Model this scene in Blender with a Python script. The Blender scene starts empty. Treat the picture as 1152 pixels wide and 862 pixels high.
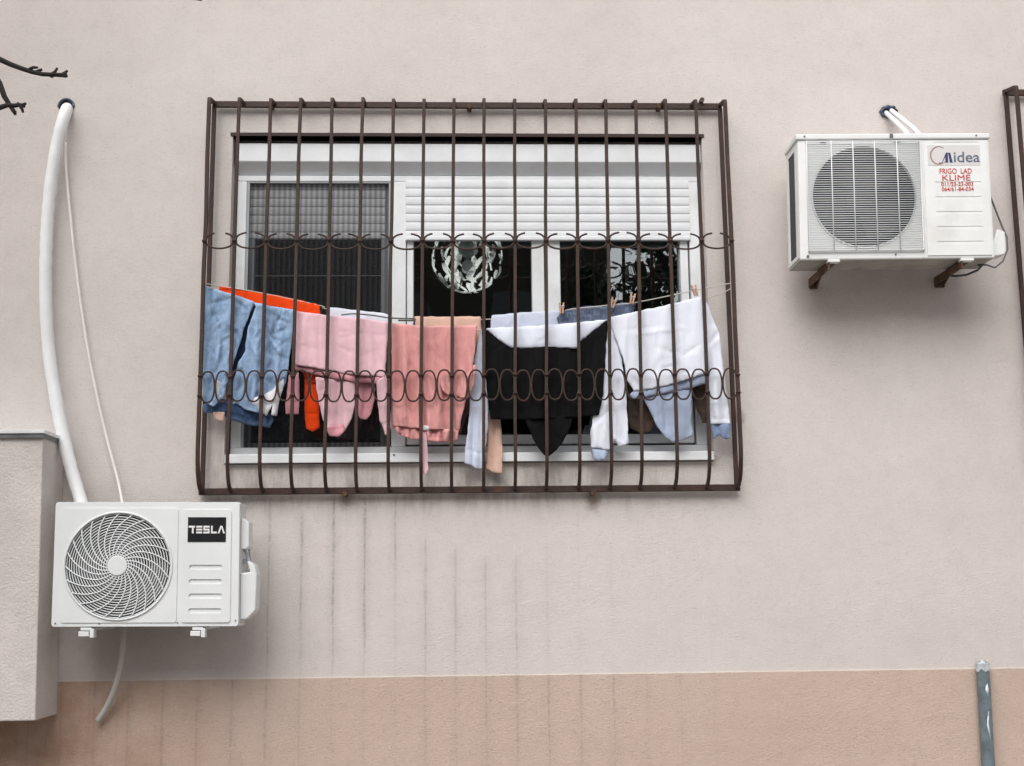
import bpy, bmesh, math, random
from math import sin, cos, pi, radians, exp, sqrt
from mathutils import Vector, Matrix, noise, geometry

random.seed(7)
scene = bpy.context.scene
COL = scene.collection

# ------------------------------------------------------------------ camera
F, W0, H0 = 1400.0, 1152.0, 862.0
D = F / 262.0
CAM = Vector((0, -D, 1.6))
ROT = (Matrix.Rotation(radians(-2.3316), 3, 'Z') @ Matrix.Rotation(radians(90 + 9.6236), 3, 'X')
       @ Matrix.Rotation(radians(-0.6493), 3, 'Z'))
cd = bpy.data.cameras.new('camera')
cam = bpy.data.objects.new('camera', cd)
COL.objects.link(cam)
cam.matrix_world = Matrix.Translation(CAM) @ ROT.to_4x4()
cd.sensor_width = 36.0
cd.lens = 36.0 * F / W0
cd.clip_end = 2000
scene.camera = cam


def P(px, py, d=0.0):
    """survey of the photograph: the point seen at (px, py), standing d metres out from the wall"""
    v = ROT @ Vector(((px - W0 / 2) / F, -(py - H0 / 2) / F, -1))
    return CAM + v * ((D - d) / v.y)


# ------------------------------------------------------------------ materials
def lin(r, g, b):
    f = lambda c: (c / 255 / 12.92) if c <= 10 else ((c / 255 + .055) / 1.055) ** 2.4
    return (f(r), f(g), f(b), 1)


class NT:
    def __init__(s, name):
        s.m = bpy.data.materials.new(name)
        s.m.use_nodes = True
        s.t = s.m.node_tree
        s.b = s.t.nodes['Principled BSDF']
        s.co = s.n('ShaderNodeTexCoord').outputs['Object']

    def n(s, typ, **kw):
        x = s.t.nodes.new(typ)
        for k, v in kw.items():
            setattr(x, k, v)
        return x

    def l(s, a, b):
        if isinstance(a, (int, float)):
            b.default_value = a
        elif isinstance(a, tuple):
            b.default_value = a
        else:
            s.t.links.new(a, b)

    def math(s, op, a, b=0.0, c=None, clamp=False):
        x = s.n('ShaderNodeMath', operation=op, use_clamp=clamp)
        s.l(a, x.inputs[0]); s.l(b, x.inputs[1])
        if c is not None:
            s.l(c, x.inputs[2])
        return x.outputs[0]

    def noise(s, scale, detail=4, rough=.55, stretch=(1, 1, 1), vec=None, dim='3D'):
        mp = s.n('ShaderNodeMapping')
        s.l(vec or s.co, mp.inputs[0])
        mp.inputs['Scale'].default_value = stretch
        x = s.n('ShaderNodeTexNoise')
        s.l(mp.outputs[0], x.inputs['Vector'])
        x.inputs['Scale'].default_value = scale
        x.inputs['Detail'].default_value = detail
        x.inputs['Roughness'].default_value = rough
        return x.outputs['Fac']

    def rng(s, v, a, b, c=0.0, d=1.0, smooth=True):
        x = s.n('ShaderNodeMapRange', interpolation_type='SMOOTHSTEP' if smooth else 'LINEAR')
        s.l(v, x.inputs[0])
        for i, q in enumerate((a, b, c, d)):
            s.l(q, x.inputs[i + 1])
        return x.outputs[0]

    def mix(s, f, a, b, mode='MIX'):
        x = s.n('ShaderNodeMix', data_type='RGBA', blend_type=mode)
        s.l(f, x.inputs[0]); s.l(a, x.inputs[6]); s.l(b, x.inputs[7])
        return x.outputs[2]

    def bump(s, h, dist, strength=1.0, prev=None):
        x = s.n('ShaderNodeBump')
        x.inputs['Distance'].default_value = dist
        x.inputs['Strength'].default_value = strength
        s.l(h, x.inputs['Height'])
        if prev is not None:
            s.l(prev, x.inputs['Normal'])
        return x.outputs[0]

    def sep(s):
        x = s.n('ShaderNodeSeparateXYZ')
        s.l(s.co, x.inputs[0])
        return x.outputs

    def out(s, color=None, rough=None, normal=None, metal=None):
        if color is not None: s.l(color, s.b.inputs['Base Color'])
        if rough is not None: s.l(rough, s.b.inputs['Roughness'])
        if normal is not None: s.l(normal, s.b.inputs['Normal'])
        if metal is not None: s.l(metal, s.b.inputs['Metallic'])
        return s.m


def plain(name, col, rough=.5, var=.12, scale=14, bump=0.0, bscale=200, dirt=None, dirtamt=.5, metal=0.0):
    t = NT(name)
    n = t.noise(scale, 5)
    dark = tuple(c * (1 - var) for c in col[:3]) + (1,)
    lite = tuple(min(1, c * (1 + var)) for c in col[:3]) + (1,)
    c = t.mix(t.rng(n, .3, .7), dark, lite)
    if dirt:
        n2 = t.noise(scale * .45, 8, .7)
        c = t.mix(t.rng(n2, .5, .78, 0, dirtamt), c, dirt)
    nr = t.bump(t.noise(bscale, 3), bump) if bump else None
    return t.out(c, t.rng(n, .2, .8, rough * .85, min(1, rough * 1.15)), nr, metal)


def fabric(name, col, var=.15, weave=900, wb=.0012, sheen=.12, rough=.92, faded=None, dark=None, worn_shade=0.0):
    t = NT(name)
    n = t.noise(18, 6, .65)
    a = tuple(c * (1 - var) for c in col[:3]) + (1,)
    b = tuple(min(1, c * (1 + var)) for c in col[:3]) + (1,)
    c = t.mix(t.rng(n, .3, .7), a, b)
    if faded:
        c = t.mix(t.rng(t.noise(70, 6, .75, (1.8, 1, .7)), .42, .72, 0, .6), c, faded)
    if dark:
        c = t.mix(t.rng(t.noise(16, 7, .7, (1.3, 1, .8)), .5, .8, 0, .6), c, dark)
    if worn_shade:                                           # ridges paled by rubbing and painted highlight, creases darkened as painted shade
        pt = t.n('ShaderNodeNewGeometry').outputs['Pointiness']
        c = t.mix(t.rng(pt, .505, .56, 0, worn_shade), c, tuple(min(1, k * 1.5 + .08) for k in col[:3]) + (1,))
        c = t.mix(t.rng(pt, .495, .44, 0, worn_shade), c, tuple(k * .5 for k in col[:3]) + (1,))
    nr = t.bump(t.noise(weave, 2), wb)
    t.b.inputs['Sheen Weight'].default_value = sheen
    t.b.inputs['Specular IOR Level'].default_value = .2
    return t.out(c, rough, nr)


# ------------------------------------------------------------------ object helpers
BASE = {}


def tag(o, label=None, cat=None, group=None, kind=None):
    for k, v in (('label', label), ('category', cat), ('group', group), ('kind', kind)):
        if v: o[k] = v
    return o


def thing(name, loc, label, cat, group=None, roty=0.0):
    o = bpy.data.objects.new(name, None)
    o.empty_display_size = .1
    COL.objects.link(o)
    o.location = loc
    o.rotation_euler = (0, roty, 0)
    BASE[o] = Vector(loc)
    return tag(o, label, cat, group)


class MB:
    def __init__(s):
        s.bm = bmesh.new()

    def box(s, x0, x1, y0, y1, z0, z1):
        v = [s.bm.verts.new((x, y, z)) for z in (z0, z1) for y in (y0, y1) for x in (x0, x1)]
        for f in ((0, 2, 3, 1), (4, 5, 7, 6), (0, 1, 5, 4), (2, 6, 7, 3), (0, 4, 6, 2), (1, 3, 7, 5)):
            s.bm.faces.new([v[i] for i in f])
        return s

    def prism(s, pts, y0, y1, axis='y'):
        """outline in (x,z) pushed through y (or (y,z) through x)"""
        mk = (lambda p, q: (p[0], q, p[1])) if axis == 'y' else (lambda p, q: (q, p[0], p[1]))
        a = [s.bm.verts.new(mk(p, y0)) for p in pts]
        b = [s.bm.verts.new(mk(p, y1)) for p in pts]
        s.bm.faces.new(a); s.bm.faces.new(b[::-1])
        for i in range(len(pts)):
            j = (i + 1) % len(pts)
            s.bm.faces.new((a[i], b[i], b[j], a[j]))
        return s

    def plate(s, outer, holes, y0, y1):
        """flat plate in xz between y0 (front) and y1 with holes cut through"""
        b = bmesh.new()
        ed = []
        for lp in [outer] + list(holes):
            vs = [b.verts.new((p[0], y0, p[1])) for p in lp]
            ed += [b.edges.new((vs[i], vs[(i + 1) % len(vs)])) for i in range(len(vs))]
        bmesh.ops.triangle_fill(b, edges=ed, use_beauty=True, use_dissolve=False, normal=(0, -1, 0))
        bmesh.ops.dissolve_limit(b, angle_limit=.001, verts=b.verts[:], edges=b.edges[:]) if not holes else None
        r = bmesh.ops.extrude_face_region(b, geom=b.faces[:])
        for v in [g for g in r['geom'] if isinstance(g, bmesh.types.BMVert)]:
            v.co.y = y1
        bmesh.ops.recalc_face_normals(b, faces=b.faces[:])
        me = bpy.data.meshes.new('tmp')
        b.to_mesh(me); b.free()
        s.bm.from_mesh(me)
        bpy.data.meshes.remove(me)
        return s

    def tube(s, pts, r, n=8, close=False, cap=True, flat=None):
        pts = [Vector(p) for p in pts]
        N = len(pts)
        rr = r if isinstance(r, (list, tuple)) else [r] * N
        rings = []
        up = None
        for i in range(N):
            if close:
                t = (pts[(i + 1) % N] - pts[i - 1]).normalized()
            else:
                t = (pts[min(i + 1, N - 1)] - pts[max(i - 1, 0)]).normalized()
            if up is None:
                up = Vector((0, 1, 0)) if abs(t.y) < .9 else Vector((0, 0, 1))
            u = (up - t * up.dot(t)).normalized()
            up = u
            w = t.cross(u)
            off = pi / 4 if n == 4 else 0
            fx, fy = flat or (1, 1)
            rings.append([s.bm.verts.new(pts[i] + (u * cos(2 * pi * k / n + off) * fx + w * sin(2 * pi * k / n + off) * fy) * rr[i])
                          for k in range(n)])
        for i in range(N if close else N - 1):
            a, b = rings[i], rings[(i + 1) % N]
            for k in range(n):
                s.bm.faces.new((a[k], a[(k + 1) % n], b[(k + 1) % n], b[k]))
        if cap and not close:
            s.bm.faces.new(rings[0][::-1]); s.bm.faces.new(rings[-1])
        return s

    def disc(s, cx, cz, r, y0, y1, n=48):
        return s.prism([(cx + r * cos(2 * pi * k / n), cz + r * sin(2 * pi * k / n)) for k in range(n)], y0, y1)

    def build(s, name, mat, parent=None, local=False, smooth=False, bevel=0.0, seg=2, angle=40):
        if parent is not None and not local:
            b = BASE.get(parent, Vector())
            bmesh.ops.translate(s.bm, verts=s.bm.verts[:], vec=-b)
        bmesh.ops.recalc_face_normals(s.bm, faces=s.bm.faces[:])
        me = bpy.data.meshes.new(name)
        s.bm.to_mesh(me); s.bm.free()
        me.materials.append(mat)
        o = bpy.data.objects.new(name, me)
        COL.objects.link(o)
        if parent is not None:
            o.parent = parent
            BASE[o] = BASE.get(parent, Vector())
        if smooth:
            for p in me.polygons: p.use_smooth = True
        if bevel:
            m = o.modifiers.new('bevel', 'BEVEL')
            m.width = bevel; m.segments = seg; m.limit_method = 'ANGLE'; m.angle_limit = radians(angle)
        return o


def circ(cx, cz, r, n=72, a0=0.0):
    return [(cx + r * cos(a0 + 2 * pi * k / n), cz + r * sin(a0 + 2 * pi * k / n)) for k in range(n)]


def rrect(x0, x1, z0, z1, r, n=6):
    out = []
    for cx, cz, a in ((x1 - r, z1 - r, 0), (x0 + r, z1 - r, 90), (x0 + r, z0 + r, 180), (x1 - r, z0 + r, 270)):
        for k in range(n + 1):
            t = radians(a + 90 * k / n)
            out.append((cx + r * cos(t), cz + r * sin(t)))
    return out


def rect(x0, x1, z0, z1):
    return [(x0, z0), (x1, z0), (x1, z1), (x0, z1)]


def text_mesh(body, x0, x1, z0, z1, y, depth=.0006, shear=0.0, offset=0.0):
    """lettering fitted to a rectangle on a front face, as real thin geometry"""
    cu = bpy.data.curves.new('txt', 'FONT')
    cu.body = body
    cu.extrude = depth
    cu.shear = shear
    cu.offset = offset
    cu.resolution_u = 4
    o = bpy.data.objects.new('txt', cu)
    COL.objects.link(o)
    dg = bpy.context.evaluated_depsgraph_get()
    me = bpy.data.meshes.new_from_object(o.evaluated_get(dg))
    bpy.data.objects.remove(o)
    xs = [v.co.x for v in me.vertices]; ys = [v.co.y for v in me.vertices]
    ax, bx, ay, by = min(xs), max(xs), min(ys), max(ys)
    for v in me.vertices:
        v.co = (x0 + (v.co.x - ax) / (bx - ax) * (x1 - x0), y - v.co.z, z0 + (v.co.y - ay) / (by - ay) * (z1 - z0))
    m = MB()
    m.bm.from_mesh(me)
    bpy.data.meshes.remove(me)
    return m


# ------------------------------------------------------------------ world and sun (bright overcast day)
SUN_EL, SUN_AZ = radians(47), radians(198)          # azimuth: 180 = straight out from the wall, more = from the left
w = bpy.data.worlds.new('World')
scene.world = w
w.use_nodes = True
nt = w.node_tree
sky = nt.nodes.new('ShaderNodeTexSky')
sky.sky_type = 'NISHITA'
sky.sun_disc = False
sky.sun_elevation = SUN_EL
sky.sun_rotation = SUN_AZ
sky.air_density = 1.0
sky.dust_density = 3.0
hs = nt.nodes.new('ShaderNodeHueSaturation')
hs.inputs['Saturation'].default_value = .12
nt.links.new(sky.outputs[0], hs.inputs['Color'])
nt.links.new(hs.outputs[0], nt.nodes['Background'].inputs['Color'])
nt.nodes['Background'].inputs['Strength'].default_value = .15
sd = bpy.data.lights.new('sun', 'SUN')
sd.energy = 2.5
sd.angle = radians(55)
sd.color = (1, .965, .93)
so = bpy.data.objects.new('sun', sd)
COL.objects.link(so)
so.location = (-3, -6, 9)
sdir = Vector((sin(SUN_AZ) * cos(SUN_EL), cos(SUN_AZ) * cos(SUN_EL), sin(SUN_EL)))
so.rotation_euler = sdir.to_track_quat('Z', 'Y').to_euler()
scene.view_settings.view_transform = 'Standard'
scene.view_settings.look = 'None'
scene.view_settings.exposure = 0

# ------------------------------------------------------------------ the grille bars: surveyed first, the wall stains follow them
DF, DB = .14, .03                                   # bars stand 14 cm out, their frame 3 cm
bar_top = [235.5, 269.2, 304.5, 338.3, 373.6, 408.2, 442.6, 477, 510.8, 544.6, 579.2, 613.6, 648, 681.4, 715.2, 748.6, 782.7, 815.5]
bar_mid = [223.5, 257, 293, 328, 366, 400.5, 436.5, 473.4, 508, 544.2, 579.8, 615.3, 652, 687.5, 722, 761, 797.5, 832.5]
bars = []
for a, b in zip(bar_top, bar_mid):
    bars.append((P(a, 112, DF), P(b, 485, DF)))
z_rail_top = (P(235, 118, DB).z + P(816, 119, DB).z) / 2
z_rail_bot = (P(229, 551.5, DB).z + P(827, 550.7, DB).z) / 2
x_bot = [b[1].x for b in bars]
ST0, STS = x_bot[0], (x_bot[-1] - x_bot[0]) / 17.0
z_base = P(576, 760, 0).z


# ------------------------------------------------------------------ building
def wall_material(name, base, lite, dark, plinth=False):
    t = NT(name)
    x, y, z = t.sep()
    big = t.noise(.55, 4, .6)
    mid = t.noise(3.2, 5, .65)
    fine = t.noise(80, 4, .75)
    c = t.mix(t.rng(big, .32, .68), dark, lite)
    c = t.mix(t.rng(mid, .35, .7, 0, .55), c, base)
    # brushed render: short horizontal strokes and pits
    dash = t.noise(30, 5, .78, (1, 1, 3.6))
    c = t.mix(t.rng(t.noise(9, 5, .7), .42, .7, 0, .16), c, tuple(k * .72 for k in base[:3]) + (1,))
    c = t.mix(t.rng(dash, .53, .68, 0, .34), c, tuple(k * .62 for k in base[:3]) + (1,))
    pit = t.noise(140, 2, .5)
    c = t.mix(t.rng(pit, .6, .74, 0, .42), c, tuple(k * .5 for k in base[:3]) + (1,))
    c = t.mix(t.rng(fine, .54, .72, 0, .42), c, tuple(min(1, k * 1.25) for k in base[:3]) + (1,))
    # rain streaks, one below each bar of the grille
    wob = t.math('MULTIPLY', t.math('SUBTRACT', t.noise(3, 2, .5, (0.3, 1, 1)), .5), .016)
    xx = t.math('ADD', x, wob)
    u = t.math('DIVIDE', t.math('SUBTRACT', xx, ST0 - STS / 2), STS)
    idx = t.math('FLOOR', u)
    jit = t.math('MULTIPLY', t.math('SINE', t.math('MULTIPLY', idx, 12.9898)), .13)
    fr = t.math('ABSOLUTE', t.math('MULTIPLY', t.math('SUBTRACT', t.math('FRACT', u), t.math('ADD', jit, .5)), STS))
    u2 = t.math('FRACT', t.math('MULTIPLY', u, 2.37))
    fr2 = t.math('ABSOLUTE', t.math('MULTIPLY', t.math('SUBTRACT', u2, .4), STS / 2.37))
    ramp = t.n('ShaderNodeValToRGB')
    ramp.color_ramp.interpolation = 'CONSTANT'
    if plinth:
        S = [(.6, 0, 0), (.5, 0, 0), (.55, 0, 0), (.35, 0, 0), (.15, 0, 0), (.1, 0, 0), (.12, 0, 0), (.35, 0, 0), (.3, 0, 0), (.5, 0, 0),
             (.55, 0, 0), (.42, 0, 0), (.5, 0, 0), (.5, 0, 0), (.2, 0, 0), (.12, 0, 0), (.08, 0, 0), (0, 0, 0)]
    else:   # strength, start and end of the run, as a share of the height between rail and plinth
        S = [(0, 0, 1), (.3, 0, 1), (.7, 0, 1), (.8, .1, .85), (1.0, 0, .9), (.8, 0, .5), (.95, 0, .6), (.6, .25, 1), (.5, .3, 1), (.5, .35, 1),
             (.2, .3, 1), (.12, .2, 1), (.1, .1, 1), (.1, .3, 1), (.06, 0, .6), (.05, 0, .6), (.03, 0, .5), (0, 0, 1)]
    el = ramp.color_ramp.elements
    while len(el) > 1: el.remove(el[-1])
    for i, (a, b, e) in enumerate(S):
        k = el[0] if i == 0 else el.new((i + 1) / 20 - .002)
        if i == 0: k.position = 0
        k.color = (a, b, e, 1)
    k = el.new(19 / 20 - .002); k.color = (0, 0, 1, 1)
    t.l(t.math('DIVIDE', t.math('ADD', idx, 1), 20), ramp.inputs[0])
    sp = t.n('ShaderNodeSeparateColor')
    t.l(ramp.outputs[0], sp.inputs[0])
    width = t.rng(t.noise(9, 3, .5, (.6, 1, .5)), .3, .7, .004, .013)
    line = t.math('MAXIMUM', t.rng(fr, 0, width, 1, 0), t.rng(fr2, 0, width, t.rng(t.noise(1.7, 1, .5, (1, 1, .15)), .52, .62, 0, .45), 0))
    halo = t.rng(fr, 0, .045, .3, 0)
    if not plinth:
        h = t.math('DIVIDE', t.math('SUBTRACT', z_rail_bot, z), z_rail_bot - z_base)
        on = t.math('MULTIPLY', t.rng(h, t.math('SUBTRACT', sp.outputs[1], .03), t.math('ADD', sp.outputs[1], .06)),
                    t.rng(h, t.math('SUBTRACT', sp.outputs[2], .25), t.math('ADD', sp.outputs[2], .12), 1, .25))
        on = t.math('MULTIPLY', on, t.rng(z, z_rail_bot - .02, z_rail_bot, 1, 0))
    else:
        on = t.rng(z, z_base - .9, z_base, .25, 1)
    brk = t.rng(t.noise(28, 4, .7, (.6, 1, 1)), .36, .6, .15, 1)
    m = t.math('MULTIPLY', t.math('MULTIPLY', t.math('MULTIPLY', line, brk), sp.outputs[0]), on)
    m2 = t.math('MULTIPLY', t.math('MULTIPLY', halo, sp.outputs[0]), on)
    grime = (.12, .105, .095, 1)
    c = t.mix(t.math('MULTIPLY', m2, .42), c, grime)
    c = t.mix(t.math('MULTIPLY', m, .44), c, grime)
    if not plinth:
        # grime under the rail of the grille and rust at its anchors
        inx = t.math('MULTIPLY', t.rng(x, ST0 - .05, ST0 + .05), t.rng(x, x_bot[-1] - .9, x_bot[-1] + .1, 1, 0))
        band = t.math('MULTIPLY', t.rng(z, z_rail_bot - .16, z_rail_bot + .01), t.rng(z, z_rail_bot + .3, z_rail_bot + .05))
        g = t.math('MULTIPLY', t.math('MULTIPLY', inx, band), t.rng(t.noise(7, 6, .7, (2.5, 1, .6)), .38, .7))
        c = t.mix(t.math('MULTIPLY', g, .55), c, (.2, .175, .14, 1))
        for ax, az, rad in ((P(388, 557).x, P(388, 562).z, .045), (P(667, 556).x, P(667, 561).z, .055), (P(830, 470).x, P(830, 470).z, .05)):
            dx = t.math('SUBTRACT', x, ax); dz = t.math('MULTIPLY', t.math('SUBTRACT', z, az), .7)
            dist = t.math('SQRT', t.math('ADD', t.math('MULTIPLY', dx, dx), t.math('MULTIPLY', dz, dz)))
            dist = t.math('ADD', dist, t.math('MULTIPLY', t.math('SUBTRACT', t.noise(30, 4), .5), .05))
            c = t.mix(t.rng(dist, 0, rad, .6, 0), c, (.16, .085, .045, 1))
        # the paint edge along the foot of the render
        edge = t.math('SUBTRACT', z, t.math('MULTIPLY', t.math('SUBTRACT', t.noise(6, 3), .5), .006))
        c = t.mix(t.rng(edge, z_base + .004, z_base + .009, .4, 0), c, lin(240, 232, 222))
        # stain-mottled darkening lower left, painting the light's falloff into the colour
        damp_and_falloff = t.math('MULTIPLY', t.rng(x, -.4, -1.7), t.rng(z, z_base + .9, z_base))
        c = t.mix(t.math('MULTIPLY', damp_and_falloff, t.rng(mid, .25, .7, .1, .6)), c, tuple(k * .55 for k in base[:3]) + (1,))
    else:
        damp_and_falloff = t.rng(x, -.7, -1.9)
        c = t.mix(t.math('MULTIPLY', damp_and_falloff, t.rng(t.noise(4, 6, .65), .3, .7, .15, .75)), c, lin(152, 112, 86))
    nb = t.bump(t.noise(170, 3, .7), .0046, .9)
    nb = t.bump(t.rng(t.noise(75, 4, .7, (1, 1, 2.2)), .5, .8), .0022, .6, nb)
    nb = t.bump(t.noise(5, 3), .012, .5, nb)
    t.b.inputs['Specular IOR Level'].default_value = .15
    return t.out(c, .93, nb)


M = {}
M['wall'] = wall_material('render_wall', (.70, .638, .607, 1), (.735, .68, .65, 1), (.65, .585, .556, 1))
M['plinth'] = wall_material('plinth_paint', lin(203, 182, 169), lin(208, 188, 176), lin(196, 174, 160), True)
M['white_pvc'] = plain('white_pvc', (.83, .85, .87, 1), .35, .04, 9, dirt=(.45, .44, .42, 1), dirtamt=.35)
M['grey_pvc'] = plain('grey_pvc', (.36, .39, .41, 1), .4, .06, 9)
M['shutter'] = plain('shutter_plastic', (.80, .82, .845, 1), .4, .05, 7, dirt=(.5, .5, .49, 1), dirtamt=.3)
M['dark'] = plain('dark_void', (.012, .011, .010, 1), .9, .2)
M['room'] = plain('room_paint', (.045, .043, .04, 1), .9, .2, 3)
M['brown_iron'] = plain('brown_painted_iron', (.038, .0165, .0105, 1), .65, .35, 22, .003, 120, dirt=(.12, .05, .026, 1), dirtamt=.55)
M['lintel'] = plain('lintel_brown', (.05, .032, .027, 1), .8, .25, 20)
M['ac_white'] = plain('ac_white_paint', (.77, .79, .80, 1), .38, .03, 5, dirt=(.5, .48, .44, 1), dirtamt=.14)
M['ac_guard'] = plain('ac_guard_plastic', (.77, .79, .80, 1), .42, .03, 5)
M['ac_old'] = plain('ac_old_white', (.80, .81, .805, 1), .42, .04, 6, dirt=(.42, .36, .29, 1), dirtamt=.3)
M['fin'] = plain('coil_fins', (.12, .123, .125, 1), .55, .3, 60)
M['fan'] = plain('fan_blade', (.14, .144, .148, 1), .5, .2, 8)
M['fan_dark'] = plain('darker_fan', (.045, .045, .046, 1), .7, .2, 8)  # darker fan colour for the older unit
M['fin_dark'] = plain('darker_fins', (.05, .05, .052, 1), .7, .2, 60)  # darker fin colour for the older unit
M['rust'] = plain('rusty_steel', (.10, .055, .03, 1), .85, .45, 30, .003, 120, dirt=(.32, .3, .27, 1), dirtamt=.6)
M['black_label'] = plain('black_badge', (.012, .013, .015, 1), .35, .1)
M['letter_white'] = plain('white_letters', (.8, .8, .8, 1), .4, .02)
M['sticker'] = plain('pale_sticker', (.68, .66, .655, 1), .4, .02)
M['navy'] = plain('navy_ink', (.03, .035, .13, 1), .4, .05)
M['slate'] = plain('slate_ink', (.10, .13, .20, 1), .4, .05)
M['red_ink'] = plain('red_ink', (.55, .045, .03, 1), .5, .1)
M['ring_ink'] = plain('copper_ink', (.36, .22, .17, 1), .4, .35, 9)
M['pipe'] = plain('white_insulation_tape', (.83, .84, .85, 1), .5, .03, 12, .002, 70)
M['cord'] = plain('cream_cord', (.82, .78, .72, 1), .6, .05)
M['hose'] = plain('grey_hose', (.50, .48, .45, 1), .6, .1, 10, dirt=(.25, .22, .19, 1), dirtamt=.4)
M['blue_tape'] = plain('blue_tape', (.05, .075, .13, 1), .35, .5, 60)
M['cable'] = plain('grey_cable', (.10, .10, .10, 1), .6, .1)
M['tin'] = plain('grey_tin', (.62, .64, .68, 1), .35, .06, 12, metal=.15)
M['taped'] = plain('grey_blue_tape', (.135, .175, .195, 1), .35, .2, 18, .003, 45, dirt=(.36, .40, .43, 1), dirtamt=.35)
M['torn'] = plain('torn_tape', (.5, .53, .55, 1), .5, .3, 40)
M['cap_tin'] = plain('pale_tin', (.78, .79, .81, 1), .4, .05)
M['bark'] = plain('dark_bark', (.022, .016, .015, 1), .9, .4, 30, .004, 90)
M['wood'] = plain('peg_wood', (.62, .36, .24, 1), .6, .15, 40)
M['line'] = plain('pale_line', (.62, .58, .52, 1), .6, .1)

building = thing('building', (0, 0, 0), 'pinkish beige rendered wall of an apartment building with a darker tan painted foot', 'building')

ox0, ox1 = (P(261.5, 152).x + P(252.5, 520).x) / 2, (P(791.5, 152).x + P(801, 518).x) / 2
oz1, oz0 = P(527, 154).z, P(527, 521).z
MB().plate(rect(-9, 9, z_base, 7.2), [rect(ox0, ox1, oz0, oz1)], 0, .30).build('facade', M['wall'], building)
MB().box(-9.0, 9.0, -.004, .30, -.3, z_base).build('plinth', M['plinth'], building)
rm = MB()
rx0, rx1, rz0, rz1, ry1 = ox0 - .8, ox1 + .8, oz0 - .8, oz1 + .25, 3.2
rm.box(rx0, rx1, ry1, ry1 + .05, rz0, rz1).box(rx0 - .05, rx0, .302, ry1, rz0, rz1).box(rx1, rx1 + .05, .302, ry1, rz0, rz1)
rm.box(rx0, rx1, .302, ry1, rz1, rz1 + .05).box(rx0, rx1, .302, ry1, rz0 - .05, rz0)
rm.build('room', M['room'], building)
MB().box(ox0 - .01, ox1 + .01, -.005, .06, P(527, 154).z, P(527, 150.5).z).build('lintel_strip', M['lintel'], building)

# window -------------------------------------------------------------
DW = -.06
X = lambda px, py, d=DW: P(px, py, d).x
Zc = lambda py, d=DW, px=527: P(px, py, d).z
fx0, fx1 = (X(267, 200) + X(259, 500)) / 2, (X(784.8, 210) + X(795.9, 490)) / 2
zt, zb = Zc(198), Zc(509)
yF = -DW
window = MB()
xa, xb = X(278, 205), X(440.5, 205)             # left light
xc, xd = X(457, 212), X(773.5, 212)             # shutter field
xm = [X(465, 300), X(598.5, 300), X(613, 300), X(630.5, 300), X(766, 300), X(775, 300)]
zfb = Zc(502)
window.box(fx0, fx1, yF, yF + .07, zb - .02, zfb)                # bottom member
window.box(fx0, fx1, yF, yF + .07, Zc(204.5), zt)                # head
window.box(fx0, xa, yF, yF + .07, zfb, Zc(204.5))
window.box(xd, fx1, yF, yF + .07, zfb, Zc(204.5))
window.box(xb + .004, xc, yF, yF + .07, zfb, Zc(204.5))
win = window.build('window', M['white_pvc'], building, bevel=.004)
sash = MB()                                                     # opening sashes, a little further back
zs0, zs1 = Zc(499.5), Zc(206)
zg0 = Zc(489)
for l, r, gl, gr in ((xc + .003, xm[2] - .003, xm[0], xm[1]), (xm[2], xm[5], xm[3], xm[4])):
    sash = MB()
    sash.plate(rect(l, r, zs0, zs1), [rect(gl, gr, zg0, zs1 - .06)], yF + .012, yF + .062)
    s_ = sash.build('sash', M['white_pvc'], win, bevel=.004)
MB().plate(rect(xa + .001, xb, Zc(507), Zc(205)), [rect(xa + .035, xb - .047, Zc(496), Zc(207))], yF + .03, yF + .06).build('sash', M['grey_pvc'], win, bevel=.003)


def glass_material():
    t = NT('window_glass')
    tr = t.n('ShaderNodeBsdfTransparent')
    tr.inputs[0].default_value = (.74, .76, .75, 1)
    gl = t.n('ShaderNodeBsdfGlossy')
    gl.inputs['Roughness'].default_value = .0
    gl.inputs['Color'].default_value = (.9, .95, .97, 1)
    nb = t.bump(t.noise(2.5, 2), .004, .5)
    t.l(nb, gl.inputs['Normal'])
    mx = t.n('ShaderNodeMixShader')
    mx.inputs[0].default_value = .24
    t.l(tr.outputs[0], mx.inputs[1]); t.l(gl.outputs[0], mx.inputs[2])
    t.l(mx.outputs[0], t.t.nodes['Material Output'].inputs['Surface'])
    return t.m


M['glass'] = glass_material()
yg = yF + .035
for gl, gr in ((xm[0], xm[1]), (xm[3], xm[4]), (xa + .035, xb - .047)):
    MB().box(gl - .004, gr + .004, yg + .02, yg + .024, zg0 - .01, zs1 - .05).build('pane', M['glass'], win)


def slats(x0, x1, z0, z1, y, pitch=.0395):
    m = MB()
    pr = []
    z = z1
    while z > z0 + .002:
        zz = max(z - pitch, z0)
        for k, dy in ((0, .005), (.05, .0), (.3, -.0012), (.65, -.0014), (.9, -.0002), (.95, .005)):
            pr.append((y + dy, z + (zz - z) * k))
        z = zz
    back = [(y + .014, z0), (y + .014, z1)]
    m.prism(pr + back, x0, x1, 'x')
    return m


zsh = Zc(268)
slats(xc - .002, xd + .003, zsh, Zc(203), yF - .005).build('roller_shutter', M['shutter'], win)
MB().box(xc - .002, xd + .003, yF - .012, yF + .012, zsh - .012, zsh + .006).build('shutter_bar', M['shutter'], win, bevel=.003)
slats(xa + .01, xb - .03, Zc(267), zt + .02, yF + .028).build('roller_shutter', M['shutter'], win)


px0, px1 = xa + .012, xb - .012


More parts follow.
